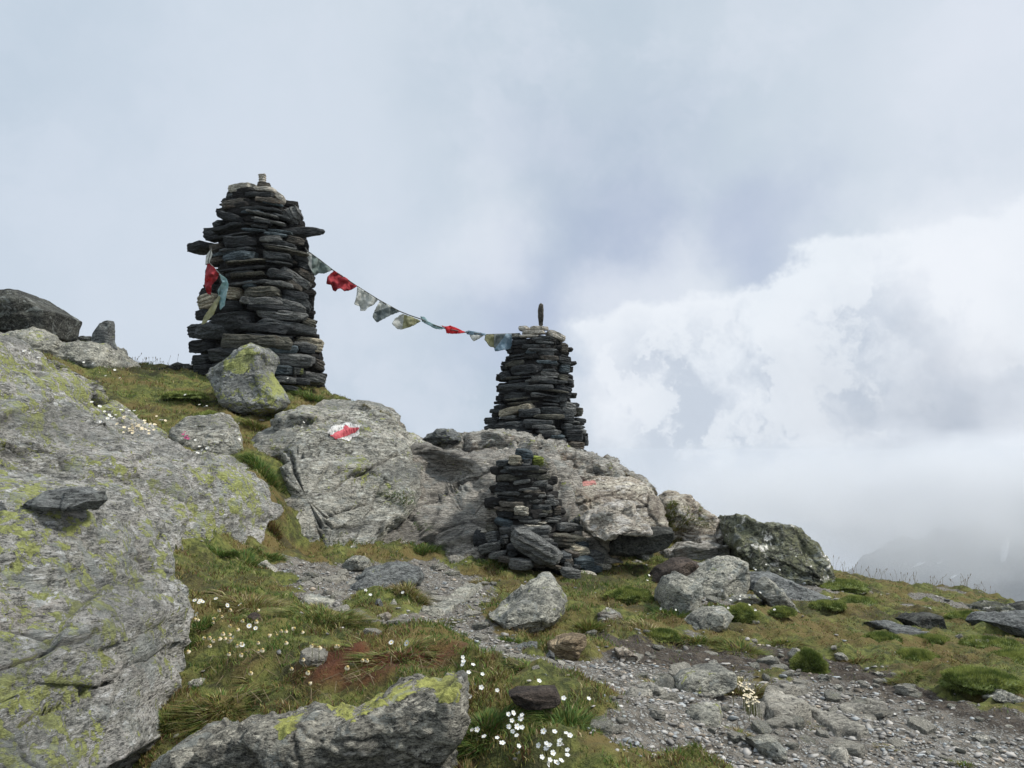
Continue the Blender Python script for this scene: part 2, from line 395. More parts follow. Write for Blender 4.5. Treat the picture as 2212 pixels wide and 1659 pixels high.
# ------------------------------------------------------------------ terrain heights
CP = [  # (u, v, Y) seen points of the soil surface
 (345,1610,2.4),(1000,1659,1.65),(1300,1659,1.85),(1700,1659,2.15),(2212,1659,2.35),
 (345,1500,2.65),(450,1450,2.7),(450,1562,2.4),(570,1536,2.45),(700,1512,2.45),(820,1484,2.45),(940,1452,2.5),(700,1430,2.65),(950,1400,2.75),(880,1440,2.6),(640,1480,2.6),(1010,1440,2.55),(1180,1470,2.4),(1250,1540,2.15),(1100,1560,2.05),
 (400,1330,3.4),(600,1300,3.9),(700,1350,3.3),(480,1215,4.5),(560,1200,5.0),
 (650,1232,5.0),(800,1225,5.5),(900,1300,4.4),(1000,1370,3.7),(1150,1430,3.2),(1400,1490,2.9),(1600,1545,2.65),(1900,1570,2.7),(2100,1610,2.5),
 (650,1200,5.6),(900,1200,6.2),(1050,1220,6.2),(1200,1240,6.2),(1300,1222,6.6),
 (1350,1300,5.0),(1450,1265,5.8),(1600,1330,5.0),(1700,1385,4.4),(1740,1458,3.7),(1600,1430,3.75),(1500,1400,3.9),(1350,1400,3.7),(1900,1440,3.8),(2100,1500,3.25),(2212,1490,3.2),
 (1400,1195,7.3),(1550,1200,7.5),(1780,1243,7.9),(1900,1268,7.5),(2000,1300,7.1),(2100,1324,6.8),(2212,1345,6.5),
 (1900,1345,5.3),(2050,1350,5.4),(2212,1400,4.4),(2050,1420,4.2),(1800,1320,5.6),
 (500,1010,5.6),(560,1040,5.6),(590,1080,5.6),(540,980,6.0),(430,965,5.9),(330,950,5.8),(300,900,6.6),(450,880,7.1),(420,830,7.9),
 (200,860,6.9),(100,800,7.0),(280,800,8.3),(370,797,8.7),(450,800,8.7),(60,770,7.2),(620,850,8.2),(660,880,7.7),(700,845,9.0),(765,872,8.6),(0,740,7.6),
]
CW = [tuple(W(*c)) for c in CP]
CW += [(-.9,1.9,.02),(-.5,1.85,.15),(-.15,1.8,.2),(.3,9.6,1.08),(.9,9.7,.95),(0,1,.15),(-1,1,.2),(-.5,1.3,.12),(1,1,.1),(0,-2,-.5),(-3,-2,.2),(3,-2,-.9),(0,-6,-2),(-1.5,2,-.05),(-2,2.6,.5),(-2.6,3.4,.7),
       (-2.4,4.5,1.0),(-4,4,1.6),(-5,6,2.0),(-3,5.2,1.35),(-5,9,2.3),(-7,9,2.4),(-6,12,1.2),(-3,11,1.5),(-1.2,8,1.1),(-.8,9.5,.7),
       (-.2,8,.9),(.6,8.6,1.0),(.8,10,.9),(1.2,11,.6),(0,12,.2),(2,9,.5),(3,9,0),(2,12,-.6),
       (4,10,-.9),(6,9,-1.2),(5,8.6,-.3),(7,7,-.8),(8,9,-2),(6,5,-.3),(5,3,-.35),(4,1,-.4),(-8,2,2.2),(-5,0,1.0)]
CW = np.array(CW)
def _phi(r): return np.where(r < 1e-9, 0, r)
_d = np.linalg.norm(CW[:, None, :2] - CW[None, :, :2], axis=2)
_A = _phi(_d) - np.eye(len(CW)) * .02
_Pm = np.c_[np.ones(len(CW)), CW[:, :2]]
_wt = np.linalg.solve(np.block([[_A, _Pm], [_Pm.T, np.zeros((3, 3))]]), np.r_[CW[:, 2], 0, 0, 0])
def hraw(x, y):
    x = np.asarray(x, float); y = np.asarray(y, float); sh = x.shape; x = x.ravel(); y = y.ravel()
    out = np.empty(len(x))
    for i in range(0, len(x), 40000):
        X = x[i:i+40000]; Yv = y[i:i+40000]
        r = np.sqrt((X[:, None] - CW[None, :, 0]) ** 2 + (Yv[:, None] - CW[None, :, 1]) ** 2)
        out[i:i+40000] = r @ _wt[:len(CW)] + _wt[-3] + _wt[-2] * X + _wt[-1] * Yv
    return out.reshape(sh)
def height(x, y):
    x = np.asarray(x, float); y = np.asarray(y, float)
    d = np.sqrt((x * .8) ** 2 + (y - 4) ** 2)
    k = ss(d, 7.5, 14)
    xc = np.clip(x, -9, 9); yc = np.clip(y, -6, 14)
    z = hraw(xc, yc)
    far = -1.5 - 1.0 * np.maximum(d - 9, 0) ** 1.0
    far = np.maximum(far, -240 + 12 * fbm(np.stack([x, y, 0 * x], -1), .004, 3))
    z = z * (1 - k) + far * k
    P3 = np.stack([x, y, np.zeros_like(x)], -1)
    near = 1 - ss(d, 20, 60)
    return z + near * (.035 * fbm(P3, 2.2, 3) + .018 * fbm(P3, 9, 3))
_hz = {}
def h1(x, y): return float(height(np.array([x]), np.array([y]))[0])
def drop(u, v, it=14, lo=1.2, hi=13.0):          # where the line of sight (u, v) meets the soil
    d = ray(u, v)
    Ys = np.linspace(lo, hi, 400); P = d[None] * (Ys / d[1])[:, None]
    hz = height(P[:, 0], P[:, 1]); below = (P[:, 2] + CAMZ) <= hz
    i = int(np.argmax(below)) if below.any() else -1
    if i < 0: return None
    return np.array([P[i, 0], P[i, 1], hz[i]])

def inpoly(u, v, poly):
    u = np.asarray(u); v = np.asarray(v); c = np.zeros(u.shape, bool); n_ = len(poly); j = n_ - 1
    for i in range(n_):
        xi, yi = poly[i]; xj, yj = poly[j]
        if yi != yj:
            c ^= ((yi > v) != (yj > v)) & (u < (xj - xi) * (v - yi) / (yj - yi) + xi)
        j = i
    return c
def pdist(u, v, poly):                            # signed distance, + inside
    u = np.asarray(u, float); v = np.asarray(v, float); best = np.full(u.shape, 1e9)
    for i in range(len(poly)):
        ax, ay = poly[i]; bx, by = poly[(i + 1) % len(poly)]
        dx, dy = bx - ax, by - ay; t = np.clip(((u - ax) * dx + (v - ay) * dy) / (dx * dx + dy * dy), 0, 1)
        best = np.minimum(best, np.hypot(u - ax - t * dx, v - ay - t * dy))
    return np.where(inpoly(u, v, poly), best, -best)
def world_poly(pts):                              # image outline -> plan outline on the soil
    o = []
    for p in pts:
        q = drop(*p)
        if q is not None: o.append((q[0], q[1]))
    return o
PATH = world_poly([(560,1212),(640,1208),(760,1222),(900,1212),(1030,1222),(1010,1245),(1075,1262),(1060,1330),(1100,1375),(1180,1420),(1250,1425),
  (1330,1425),(1450,1445),(1600,1450),(1640,1480),(1690,1460),(1850,1460),(2000,1480),(2100,1540),(2240,1560)]) + [(2.6,1.6),(1.0,1.35)] + \
  world_poly([(1480,1655),(1400,1640),(1300,1600),(1280,1530),(1275,1490),(1200,1455),(1050,1425),(1000,1395),(920,1365),(820,1365),(700,1328),(620,1270)])
SOIL = world_poly([(1230,1360),(1330,1370),(1420,1385),(1500,1395),(1640,1400),(1720,1405),(1800,1410),(1880,1440),(1960,1460),(2050,1500),(2130,1540),(2220,1550),(2220,1590),(2000,1530),(1850,1480),(1640,1465),(1450,1450),(1300,1430)])
REDS = world_poly([(640,1470),(760,1410),(880,1395),(1000,1415),(990,1450),(880,1480),(760,1515),(640,1525)])
TURFN = [world_poly(q) for q in ([(740,1300),(790,1250),(870,1245),(905,1270),(920,1330),(860,1345),(790,1330)],
   [(1060,1340),(1090,1300),(1230,1270),(1250,1390),(1190,1365),(1100,1372)])]
def turf_mask(x, y):
    d = pdist(x, y, PATH); nz = .16 * fbm(np.stack([x, y, 0 * x], -1), 2.6, 4)
    g = 1 - ss(d + nz, -.05, .12)
    s = pdist(x, y, SOIL); g = np.minimum(g, 1 - .72 * ss(s + nz, -.05, .10))
    bare = ss(fbm(np.stack([x, y, 0 * x + 21], -1), 1.5, 4), .30, .52) * ss(x / np.maximum(y, .5), .12, .25)
    g = g * (1 - .85 * bare)
    for q in TURFN: g = np.maximum(g, ss(pdist(x, y, q) + nz * .6, -.03, .10))
    return g
def red_mask(x, y):
    return ss(pdist(x, y, REDS) + .12 * fbm(np.stack([x, y, 0 * x + 5], -1), 4, 4), -.02, .10)

def axis(fine0, fine1, step, far, growth):
    a = list(np.arange(fine0, fine1, step)); s = step; p = fine1
    while p < far: a.append(p); s *= growth; p += s
    a.append(far)
    s = step; p = fine0 - step; left = []
    while p > -far: left.append(p); s *= growth; p -= s
    left.append(-far)
    return np.array(sorted(left) + a)
ax = axis(-3.2, 5.2, .024, 900, 1.09)
ay = [1.2]
while ay[-1] < 9.5: ay.append(ay[-1] * 1.0075)
yy = ay[-1]; st = .07
while yy < 900: yy += st; st *= 1.09; ay.append(yy)
yy = 1.2; st = .012
while yy > -900: yy -= st; st *= 1.12; ay.insert(0, yy)
ay = np.array(ay)
GX, GY = np.meshgrid(ax, ay)
GZ = height(GX, GY)
TM = np.zeros_like(GX); RM = np.zeros_like(GX)
nearm = (np.abs(GX) < 14) & (GY > -4) & (GY < 16)
TM[nearm] = turf_mask(GX[nearm], GY[nearm]); TM[~nearm] = 1; RM[nearm] = red_mask(GX[nearm], GY[nearm]); SM = np.zeros_like(GX); SM[nearm] = ss(pdist(GX[nearm], GY[nearm], SOIL) + .1 * fbm(np.stack([GX[nearm], GY[nearm], 0 * GX[nearm] + 8], -1), 3, 3), -.12, .1)
GZ = GZ + np.where(nearm, TM * (.02 + .045 * fbm(np.stack([GX, GY, 0 * GX + 3], -1), 5, 5, .6)), 0)
ny, nx = GX.shape
V = np.stack([GX, GY, GZ], -1).reshape(-1, 3)
idx = np.arange(ny * nx).reshape(ny, nx)
Fq = np.stack([idx[:-1, :-1], idx[:-1, 1:], idx[1:, 1:], idx[1:, :-1]], -1).reshape(-1, 4)
gm = mesh_from('ground', V, Fq, M['ground'], True, {'turf': TM.ravel(), 'red': RM.ravel(), 'soil': SM.ravel()})
go = link('ground', gm); tag(go, 'grassy mountain ground crossed by a stony gravel path', 'ground', kind='structure')
def surf(x, y):
    x = np.asarray(x, float); y = np.asarray(y, float)
    t = turf_mask(x, y)
    return height(x, y) + t * (.02 + .045 * fbm(np.stack([x, y, 0 * x + 3], -1), 5, 5, .6))

# ------------------------------------------------------------------ rocks from outline, real depth and thickness
ALLROCK = []
def densify(pts, N_):
    p = np.array(pts, float); q = np.vstack([p, p[:1]]); seg = np.linalg.norm(np.diff(q, axis=0), axis=1)
    t = np.r_[0, np.cumsum(seg)]; s = np.linspace(0, t[-1], N_, endpoint=False)
    return np.stack([np.interp(s, t, q[:, 0]), np.interp(s, t, q[:, 1])], 1)
def fracture(V_, size, rs, K, sdir, squash, warp=.05, edge=.014):
    lo, hi = V_.min(0), V_.max(0); seeds = rs.uniform(lo - .02, hi + .02, (K, 3))
    n_ = np.array(sdir, float); n_ /= np.linalg.norm(n_); off = rs.uniform(0, 30, 3)
    wv = np.stack([fbm(V_ + off + 7 * i, 2.2 / size * 1.5, 4) for i in range(3)], 1) * size * warp
    Pw = V_ + wv; tr = lambda A: A + n_[None] * ((A @ n_) * (squash - 1))[:, None]
    Pt, Sd = tr(Pw), tr(seeds); offs = rs.uniform(-1, 1, K); gr = rs.normal(0, .85, (K, 3))
    d1 = np.full(len(V_), 1e9); d2 = d1.copy(); id1 = np.zeros(len(V_), int); id2 = id1.copy()
    for k in range(K):
        d = np.linalg.norm(Pt - Sd[k], axis=1); nw = d < d1
        id2 = np.where(nw, id1, np.where(d < d2, k, id2)); d2 = np.where(nw, d1, np.minimum(d2, d)); id1[nw] = k; d1 = np.where(nw, d, d1)
    cell = (np.prod(hi - lo) / K) ** (1 / 3)
    fo_ = lambda q: np.clip(offs[q] + ((V_ - seeds[q]) / cell * gr[q]).sum(1), -1.7, 1.7)
    ed = (d2 - d1) / size; bl = .5 * (1 - ss(ed, 0, .022)); o = fo_(id1) * (1 - bl) + fo_(id2) * bl
    return o, 1 - ss(ed, 0, edge)
def rock(name, pts, Y, thick, label, cat='rock', mat='boulder', seed=0, tiltu=0.0, tiltv=0.0, e=.62, facets=7, amp=.05, nsc=2.5,
         strata=0.0, sdir=(0, 0, 1), sh=.12, bumps=(), N_=120, MR=56, group=None, parent=None, back=.8, center=None, lump=.12, lich=(), chunk=.020, K=13, squash=1.6, auto=None, cracks=()):
    """pts: outline, Y: distance of its middle, thick: half depth in metres, tiltv: metres nearer per 100 image units downwards"""
    rs = np.random.RandomState(seed + 11); e = e * .76; lump = lump * .55
    if auto is None: auto = seed >= 24 and seed not in (76, 77, 79, 80, 81, 82, 83)
    if auto:                                     # rest the stone where its foot meets the soil
        q_ = np.array(pts, float); vb_ = q_[:, 1].max(); ub_ = q_[:, 0].mean()
        g_ = drop(ub_, vb_ - .12 * (vb_ - q_[:, 1].min()))
        if g_ is not None:
            Y1 = g_[1] + thick * .45
            if abs(Y1 - Y) > .12: print('moved', label[:40], round(Y, 2), '->', round(Y1, 2))
            Y = Y1 if abs(Y1 - Y) < 1.6 else Y
    o = densify(pts, N_); c = o.mean(0) if center is None else np.array(center, float)
    lo, hi = o.min(0), o.max(0); size = (hi - lo).max() / F * Y
    th = np.linspace(-math.pi / 2, math.pi / 2, MR)
    P = []
    for t in th[1:-1]:
        s = abs(math.cos(t)) ** e; dep = math.copysign(abs(math.sin(t)) ** e, t)
        uv = c + (o - c) * s
        yc = Y + tiltu * (uv[:, 0] - c[0]) / 100 - tiltv * (uv[:, 1] - c[1]) / 100
        yy_ = yc + dep * thick * (back if dep > 0 else 1.0)
        for (bu, bv, br, bd) in bumps:
            if dep < .3: yy_ = yy_ + bd * np.exp(-((uv[:, 0] - bu) ** 2 + (uv[:, 1] - bv) ** 2) / br ** 2) * (1 - s ** 6)
        # outline directions taken at the distance of the rock's middle so the far side keeps real size
        d = np.stack([(uv[:, 0] - CU) / F, np.full(N_, math.cos(PITCH)) - math.sin(PITCH) * (CV - uv[:, 1]) / F, math.sin(PITCH) + math.cos(PITCH) * (CV - uv[:, 1]) / F], 1)
        a = d * (yc / d[:, 1])[:, None]
        a = a + (yy_ - yc)[:, None] * np.array([0, 1, 0])[None]
        if dep > 0: a[:, 2] -= (yy_ - yc) * np.maximum(0, uv[:, 1] - 975) / F * 1.1
        P.append(a + np.array([0, 0, CAMZ]))
    P = np.array(P); Vv = P.reshape(-1, 3); k = len(P)
    front = Vv[:N_].mean(0); bk = Vv[-N_:].mean(0)
    Vv = np.vstack([Vv, front, bk])
    ix = np.arange(k * N_).reshape(k, N_)
    a_, b_ = ix[:-1], ix[1:]
    q = np.stack([a_, np.roll(a_, -1, 1), np.roll(b_, -1, 1), b_], -1).reshape(-1, 4)
    faces = [tuple(x) for x in q.tolist()]
    faces += [(k * N_, int(ix[0][(i + 1) % N_]), int(ix[0][i])) for i in range(N_)]
    faces += [(k * N_ + 1, int(ix[-1][i]), int(ix[-1][(i + 1) % N_])) for i in range(N_)]
    cen = Vv.mean(0)
    # low-frequency lumps then flat facets
    off = rs.uniform(0, 50, 3)
    rel = Vv - cen
    rl = np.linalg.norm(rel, axis=1)[:, None] + 1e-6
    rw = np.r_[np.repeat(1 - (np.abs(np.cos(th[1:-1])) ** e) ** 7, N_), 1, 1]
    Vv = Vv + (rel / rl) * (size * lump * fbm(Vv + off, 1.6 / size, 2))[:, None] * (.12 + .88 * rw)[:, None]
    for f in range(facets):
        nn = rs.normal(size=3) * np.array([.9, .35, .9]); nn[1] = -abs(nn[1]) - .35; nn /= np.linalg.norm(nn)
        dd = (Vv - cen) @ nn; lim = dd.max() * rs.uniform(.62, .86)
        over = np.maximum(dd - lim, 0) * (.08 + .92 * rw); Vv = Vv - nn[None] * (over * .93)[:, None]
    me = mesh_from(name, Vv, faces, M[mat] if isinstance(mat, str) else mat)
    nb = np.zeros(len(Vv) * 3, np.float32); me.vertices.foreach_get('normal', nb); nb = nb.reshape(-1, 3)
    cc = nb * ((Vv - cen) * nb).sum(1)[:, None]
    if ((Vv - cen) * nb).sum() < 0: nb = -nb; me.flip_normals()
    d = size * amp * 1.25 * fbm(Vv + off, nsc / size, 6, .6)
    rid = 1 - 2 * np.abs(fbm(Vv + off + 9, nsc * .8 / size, 3)); d = d + size * amp * .35 * (rid - .6)
    fo, fe = fracture(Vv, size, rs, K, sdir if strata else tuple(rs.normal(size=3)), squash)
    for cw, pl in cracks:
        lu, lv = UV(Vv); wn = 5 * fbm(np.stack([lu * .03, lv * .03, 0 * lu + cw], -1), 1, 3)
        best = np.full(len(Vv), 1e9)
        for (ax1, ay1), (bx1, by1) in zip(pl[:-1], pl[1:]):
            ex, ey = bx1 - ax1, by1 - ay1; t = np.clip(((lu - ax1) * ex + (lv - ay1) * ey) / (ex * ex + ey * ey), 0, 1)
            best = np.minimum(best, np.hypot(lu - ax1 - t * ex, lv + wn - ay1 - t * ey))
        kf = (1 - ss(best, cw * .35, cw * 1.1)) * (Vv[:, 1] < cen[1]); fe = np.maximum(fe, kf); d = d - kf * .012 * cw
    d = d + size * chunk * (.85 * np.clip(fo, -1.7, 1.7) - .55 * fe)
    if strata:
        sdn = np.array(sdir, float); sdn /= np.linalg.norm(sdn)
        t = (Vv @ sdn) / sh + 1.3 * fbm(Vv + off, 1.1 / sh * .25, 3)
        fr = t - np.floor(t); saw = ss(fr, 0, .25) - .9 * fr
        kk = np.floor(t); d = d + strata * (saw * (.6 + .5 * np.sin(kk * 12.9)) )
        t2 = t * 2.7 + 1.7; f2 = t2 - np.floor(t2); d = d + strata * .35 * (ss(f2, 0, .3) - .9 * f2)
    Vv = Vv + nb * d[:, None]
    at = me.attributes.new('crack', 'FLOAT', 'POINT'); at.data.foreach_set('value', fe.astype(np.float32))
    if lich:
        lu, lv = UV(Vv); la = np.zeros(len(Vv))
        for q in lich: la = np.maximum(la, ss(pdist(lu, lv, q), -16, 8))
        at = me.attributes.new('lich', 'FLOAT', 'POINT'); at.data.foreach_set('value', la.astype(np.float32))
    c0 = (Vv.min(0) + Vv.max(0)) / 2; c0[2] = Vv[:, 2].min()
    me.vertices.foreach_set('co', (Vv - c0).astype(np.float32).ravel()); me.update()
    ob = link(name, me, tuple(c0 - (np.array(parent.location) if parent else 0)), parent)
    if not parent:
        tag(ob, label, cat, group); ALLROCK.append((ob, Vv, faces))
    return ob

# ------------------------------------------------------------------ bedrock outcrops
OUT_FAR = rock('rock_outcrop', [(-160,715),(0,750),(30,765),(45,800),(110,832),(180,882),(240,925),(275,950),(330,958),(400,978),(480,988),(540,1008),(585,1045),(604,1090),(590,1130),(584,1205),(500,1235),(449,1262),(425,1275),(356,1310),(300,1380),(200,1420),(-160,1420)],
  4.4, .95, 'lichen-spotted grey bedrock outcrop on the left, below the upper turf', 'rock outcrop', 'outcrop', 1, cracks=((3,[(-40,968),(0,971),(139,977),(215,975),(268,952)]),(2.5,[(198,987),(226,1028),(218,1048),(283,1068),(300,1141)]),(2,[(150,860),(200,930),(190,970)]),(2.5,[(300,985),(360,1030),(440,1060),(520,1050)]),(2,[(380,1060),(400,1130),(370,1200)]),(2,[(430,1010),(470,1070),(480,1150)])), chunk=0.02, K=90, squash=2.6, tiltu=.33, tiltv=.22, e=.5, facets=6, amp=.02, nsc=5, strata=.045, sdir=(.15,-.35,1), sh=.33,
  bumps=((330,1150,90,.25),(150,950,150,.1),(480,1200,100,-.5),(380,1260,60,-.2),(0,1010,120,-.15)), N_=300, MR=180, center=(200,1080), lump=.05)
OUT_NEAR = rock('rock_outcrop', [(-160,1010),(0,1030),(120,1040),(215,1062),(255,1105),(280,1180),(305,1240),(345,1288),(362,1310),(342,1345),(347,1385),(322,1402),(338,1480),(314,1512),(326,1586),(205,1668),(150,1800),(-160,1800)],
  2.38, .5, 'nearest grey rock face with yellow lichen, at the lower left edge', 'rock outcrop', 'outcrop', 2, cracks=((3,[(-20,1450),(20,1437),(162,1396),(230,1335),(300,1310)]),(3,[(20,1590),(69,1562),(182,1493),(324,1453)]),(2.5,[(150,1262),(198,1250),(283,1214)]),(2,[(0,1230),(70,1200),(120,1130)])), chunk=0.022, K=40, squash=2.6, tiltu=.1, tiltv=.12, e=.42, facets=5, amp=.016, nsc=6, strata=.028, sdir=(.2,-.2,1), sh=.22,
  bumps=((125,1064,50,.2),(120,1150,70,.05),(200,1350,90,-.12),(60,1500,100,-.1),(270,1420,50,.08)), N_=280, MR=160, center=(100,1340), lump=.05)
HUMP = rock('rock_outcrop', [(530,985),(560,955),(620,925),(660,900),(690,878),(730,880),(770,879),(812,884),(840,905),(875,935),(912,962),(915,1010),(905,1060),(890,1100),(850,1140),(815,1190),(790,1232),(650,1240),(580,1228),(578,1150),(592,1090),(590,1040),(552,1010)],
  6.7, .75, 'rounded grey outcrop carrying the white and red trail mark', 'rock outcrop', 'hump', 3, cracks=((3.5,[(618,977),(635,1001),(640,1030),(648,1060)]),(3,[(722,1050),(792,1019),(859,982),(900,970)]),(2.5,[(600,1010),(680,985),(760,975)]),(2.5,[(650,1120),(720,1110),(790,1090)]),(2.5,[(690,1130),(697,1200)])), chunk=0.026, K=60, squash=2.6, tiltu=.12, tiltv=.42, e=.46, facets=4, amp=.02, nsc=5, strata=.04, sdir=(-.35,-.25,1), sh=.3,
  bumps=((700,1080,80,-.2),(640,1010,30,.25),(655,1060,18,.2),(780,1150,40,.1)), N_=260, MR=150, lump=.05)
RAMP = rock('rock_outcrop', [(765,1230),(795,1180),(835,1115),(855,1050),(872,990),(900,958),(950,966),(1010,985),(1060,990),(1110,985),(1190,990),(1235,1040),(1240,1240),(1050,1240),(1000,1215),(880,1225)],
  6.95, .55, 'smooth sloping grey slab rising behind the small cairn', 'rock outcrop', 'ramp', 4, cracks=((5,[(772,1105),(797,1061),(830,1035),(875,1021),(925,996)]),(3.5,[(780,1190),(834,1150),(896,1101),(990,1056),(1060,1015)]),(2.5,[(880,1205),(930,1160),(1010,1120),(1060,1090)])), chunk=0.02, K=50, squash=2.6, tiltu=.05, tiltv=.28, e=.5, facets=3, amp=.012, nsc=5, strata=.085, sdir=(-.55,-.5,.8), sh=.24,
  bumps=((960,1020,80,.5),(880,1075,22,.3),(1130,1090,50,-.15),(940,1190,60,.15),(1060,1130,50,.12),(860,1150,40,-.1)), N_=240, MR=140, lump=.04)
RIDGE = rock('rock_outcrop', [(840,1120),(865,1060),(890,985),(905,955),(925,955),(960,956),(1000,949),(1060,938),(1130,943),(1180,962),(1260,990),(1300,1003),(1345,1022),(1375,1036),(1395,1065),(1330,1110),(1200,1120),(1050,1080),(950,1090),(900,1110)],
  8.4, .6, 'layered grey and white ridge of bedrock under the distant cairn', 'rock outcrop', 'ridge', 5, cracks=((2.5,[(900,1010),(960,985),(1040,975),(1120,960)]),(2.5,[(960,1040),(1050,1010),(1180,1005),(1290,1020)]),(2,[(1000,965),(1010,1000)]),(2,[(1150,950),(1190,1010)])), chunk=0.011, K=160, squash=2.6, tiltu=.05, tiltv=.35, e=.5, facets=4, amp=.012, nsc=7, strata=.085, sdir=(-.3,-.35,1), sh=.13,
  bumps=(), N_=320, MR=130, center=(1110,1030), lump=.03)
QUARTZ = rock('rock_outcrop', [(1195,1120),(1205,1075),(1230,1045),(1290,1037),(1350,1033),(1385,1040),(1408,1065),(1424,1095),(1430,1130),(1415,1160),(1340,1170),(1260,1210),(1200,1200)],
  7.3, .55, 'pinkish white outcrop with a faded red paint blotch, right of the small cairn', 'rock outcrop', 'quartz', 6, cracks=((3,[(1217,1101),(1286,1075),(1342,1054)]),(2.5,[(1360,1104),(1399,1092),(1405,1062)]),(2.5,[(1335,1130),(1350,1090),(1330,1060)])), chunk=0.026, K=18, squash=2.6, tiltu=.05, tiltv=.35, e=.5, facets=6, amp=.018, nsc=5, strata=.025, sdir=(-.3,-.3,1), sh=.2,
  bumps=((1330,1110,40,.1),), N_=200, MR=110)
rock('rock_outcrop', [(1424,1134),(1428,1085),(1441,1073),(1464,1083),(1494,1093),(1518,1112),(1535,1128),(1556,1137),(1572,1170),(1570,1195),(1533,1195),(1450,1190),(1425,1170)],
  7.9, .45, 'fractured white rock on the skyline between moss patches, behind the dark slab', 'rock outcrop', 'quartz', 7, chunk=0.04, K=40, squash=2.6, tiltv=.3, e=.5, facets=7, amp=.04, nsc=4, strata=.05, sdir=(-.4,-.3,1), sh=.16, N_=160, MR=90)
rock('rock_outcrop', [(-40,724),(45,726),(122,731),(160,742),(194,753),(246,749),(262,766),(276,790),(262,812),(208,822),(115,800),(52,775),(-40,775)],
  7.9, .4, 'long low outcrop on the left skyline carrying the dark boulder and a pointed stone', 'rock outcrop', 'boulder', 8, tiltu=.1, tiltv=.3, e=.5, facets=5, amp=.025, nsc=5, N_=180, MR=80)
rock('rock_outcrop', [(388,928),(412,910),(434,897),(486,897),(505,920),(510,970),(500,990),(440,985),(400,960)],
  5.95, .22, 'small layered outcrop at the lower edge of the upper turf', 'rock outcrop', 'hump', 9, tiltv=.3, e=.55, facets=4, amp=.03, strata=.02, sdir=(-.2,-.3,1), sh=.09, N_=140, MR=70)
rock('boulder', [(370,1612),(395,1590),(430,1570),(497,1558),(573,1540),(619,1529),(696,1519),(766,1517),(818,1490),(879,1468),(937,1462),(987,1447),(1003,1440),(1014,1475),(1008,1519),(988,1579),(962,1620),(950,1720),(700,1800),(400,1760),(378,1660)],
  2.15, .26, 'long dark grey boulder at the bottom edge, yellow lichen along its top', 'boulder', 'ylow', 10, chunk=0.018, K=40, squash=2.6, tiltu=-.01, tiltv=.0, e=.36, facets=1, amp=.02, nsc=7, strata=.012, sdir=(.25,-.2,1), sh=.1,
  bumps=((600,1620,50,.05),(850,1590,60,.04)), N_=300, MR=140, center=(700,1620), lump=.03, back=.6, lich=[[(718,1522),(735,1520),(762,1536),(770,1560),(745,1556),(722,1545)],[(770,1540),(800,1515),(850,1490),(900,1470),(935,1466),(940,1480),(880,1500),(830,1525),(790,1548)],[(600,1570),(630,1545),(650,1548),(640,1575),(605,1592)],[(938,1470),(980,1462),(995,1480),(985,1512),(962,1518),(945,1498)]])
BOT = ALLROCK[-1][0]
# ------------------------------------------------------------------ boulders
TILT = rock('boulder', [(451,812),(486,787),(535,753),(552,744),(573,756),(587,770),(582,805),(608,840),(621,867),(606,886),(569,897),(538,904),(503,887),(479,850)],
  7.3, .3, 'tilted grey boulder with a yellow lichen cap leaning before the tall cairn', 'boulder', 'yboulder', 20, tiltv=.1, e=.36, facets=4, lump=.04, amp=.03, N_=170, MR=90, lich=[[(488,786),(508,778),(535,758),(548,763),(545,778),(527,796),(512,800)],[(590,815),(610,845),(600,850)]])
rock('boulder', [(-30,690),(0,655),(17,638),(62,634),(104,657),(147,685),(140,718),(133,733),(69,729),(20,722),(-20,715)], 8.1, .45, 'large dark angular boulder on the left skyline', 'boulder', 'farboulder', 21, e=.34, facets=3, lump=.02, chunk=.012, amp=.012)
rock('standing_stone', [(202,748),(208,722),(222,700),(230,693),(240,692),(243,700),(243,740),(249,754),(212,754)], 8.0, .09, 'pointed upright grey stone on the left skyline', 'standing stone', 'slab', 22, e=.4, facets=2, lump=.02, chunk=.01, amp=.015, N_=80, MR=40)
rock('stone', [(160,740),(175,730),(190,726),(206,734),(207,750),(170,750)], 8.0, .13, 'low dark stone beside the pointed upright stone', 'stone', 'farboulder', 23, e=.5, facets=5, N_=80, MR=40)
rock('boulder', [(1554,1127),(1569,1117),(1592,1118),(1616,1128),(1643,1130),(1688,1137),(1711,1134),(1727,1147),(1740,1166),(1761,1200),(1781,1223),(1784,1250),(1732,1255),(1673,1245),(1610,1235),(1583,1205),(1562,1164)],
  7.6, .5, 'large dark boulder mottled with green lichen at the end of the ridge', 'boulder', 'lichenrock', 24, tiltv=.3, e=.45, facets=7, amp=.04, nsc=4, N_=200, MR=100)
rock('boulder', [(1317,1160),(1328,1147),(1370,1144),(1420,1138),(1453,1143),(1452,1160),(1441,1182),(1405,1192),(1360,1196),(1322,1194)], 6.45, .2, 'dark green-grey slab boulder below the pale outcrop', 'boulder', 'darkrock', 25, auto=False, lump=.03, e=.38, facets=6, amp=.02)
rock('boulder', [(1256,1122),(1272,1108),(1295,1097),(1331,1085),(1361,1088),(1364,1105),(1395,1130),(1405,1150),(1331,1150),(1300,1165),(1262,1145)], 6.4, .25, 'white-topped angular boulder resting against the pale outcrop', 'boulder', 'whiterock', 26, auto=False, tiltv=.2, e=.42, facets=8, amp=.03, strata=.02, sdir=(-.5,0,1), sh=.09)
rock('rock_ledge', [(1444,1182),(1465,1172),(1527,1174),(1573,1178),(1574,1205),(1494,1212),(1450,1205)], 7.1, .25, 'low flat-topped ledge between the dark slab and the lichen boulder', 'rock ledge', 'ridge', 27, e=.4, facets=4, amp=.02)
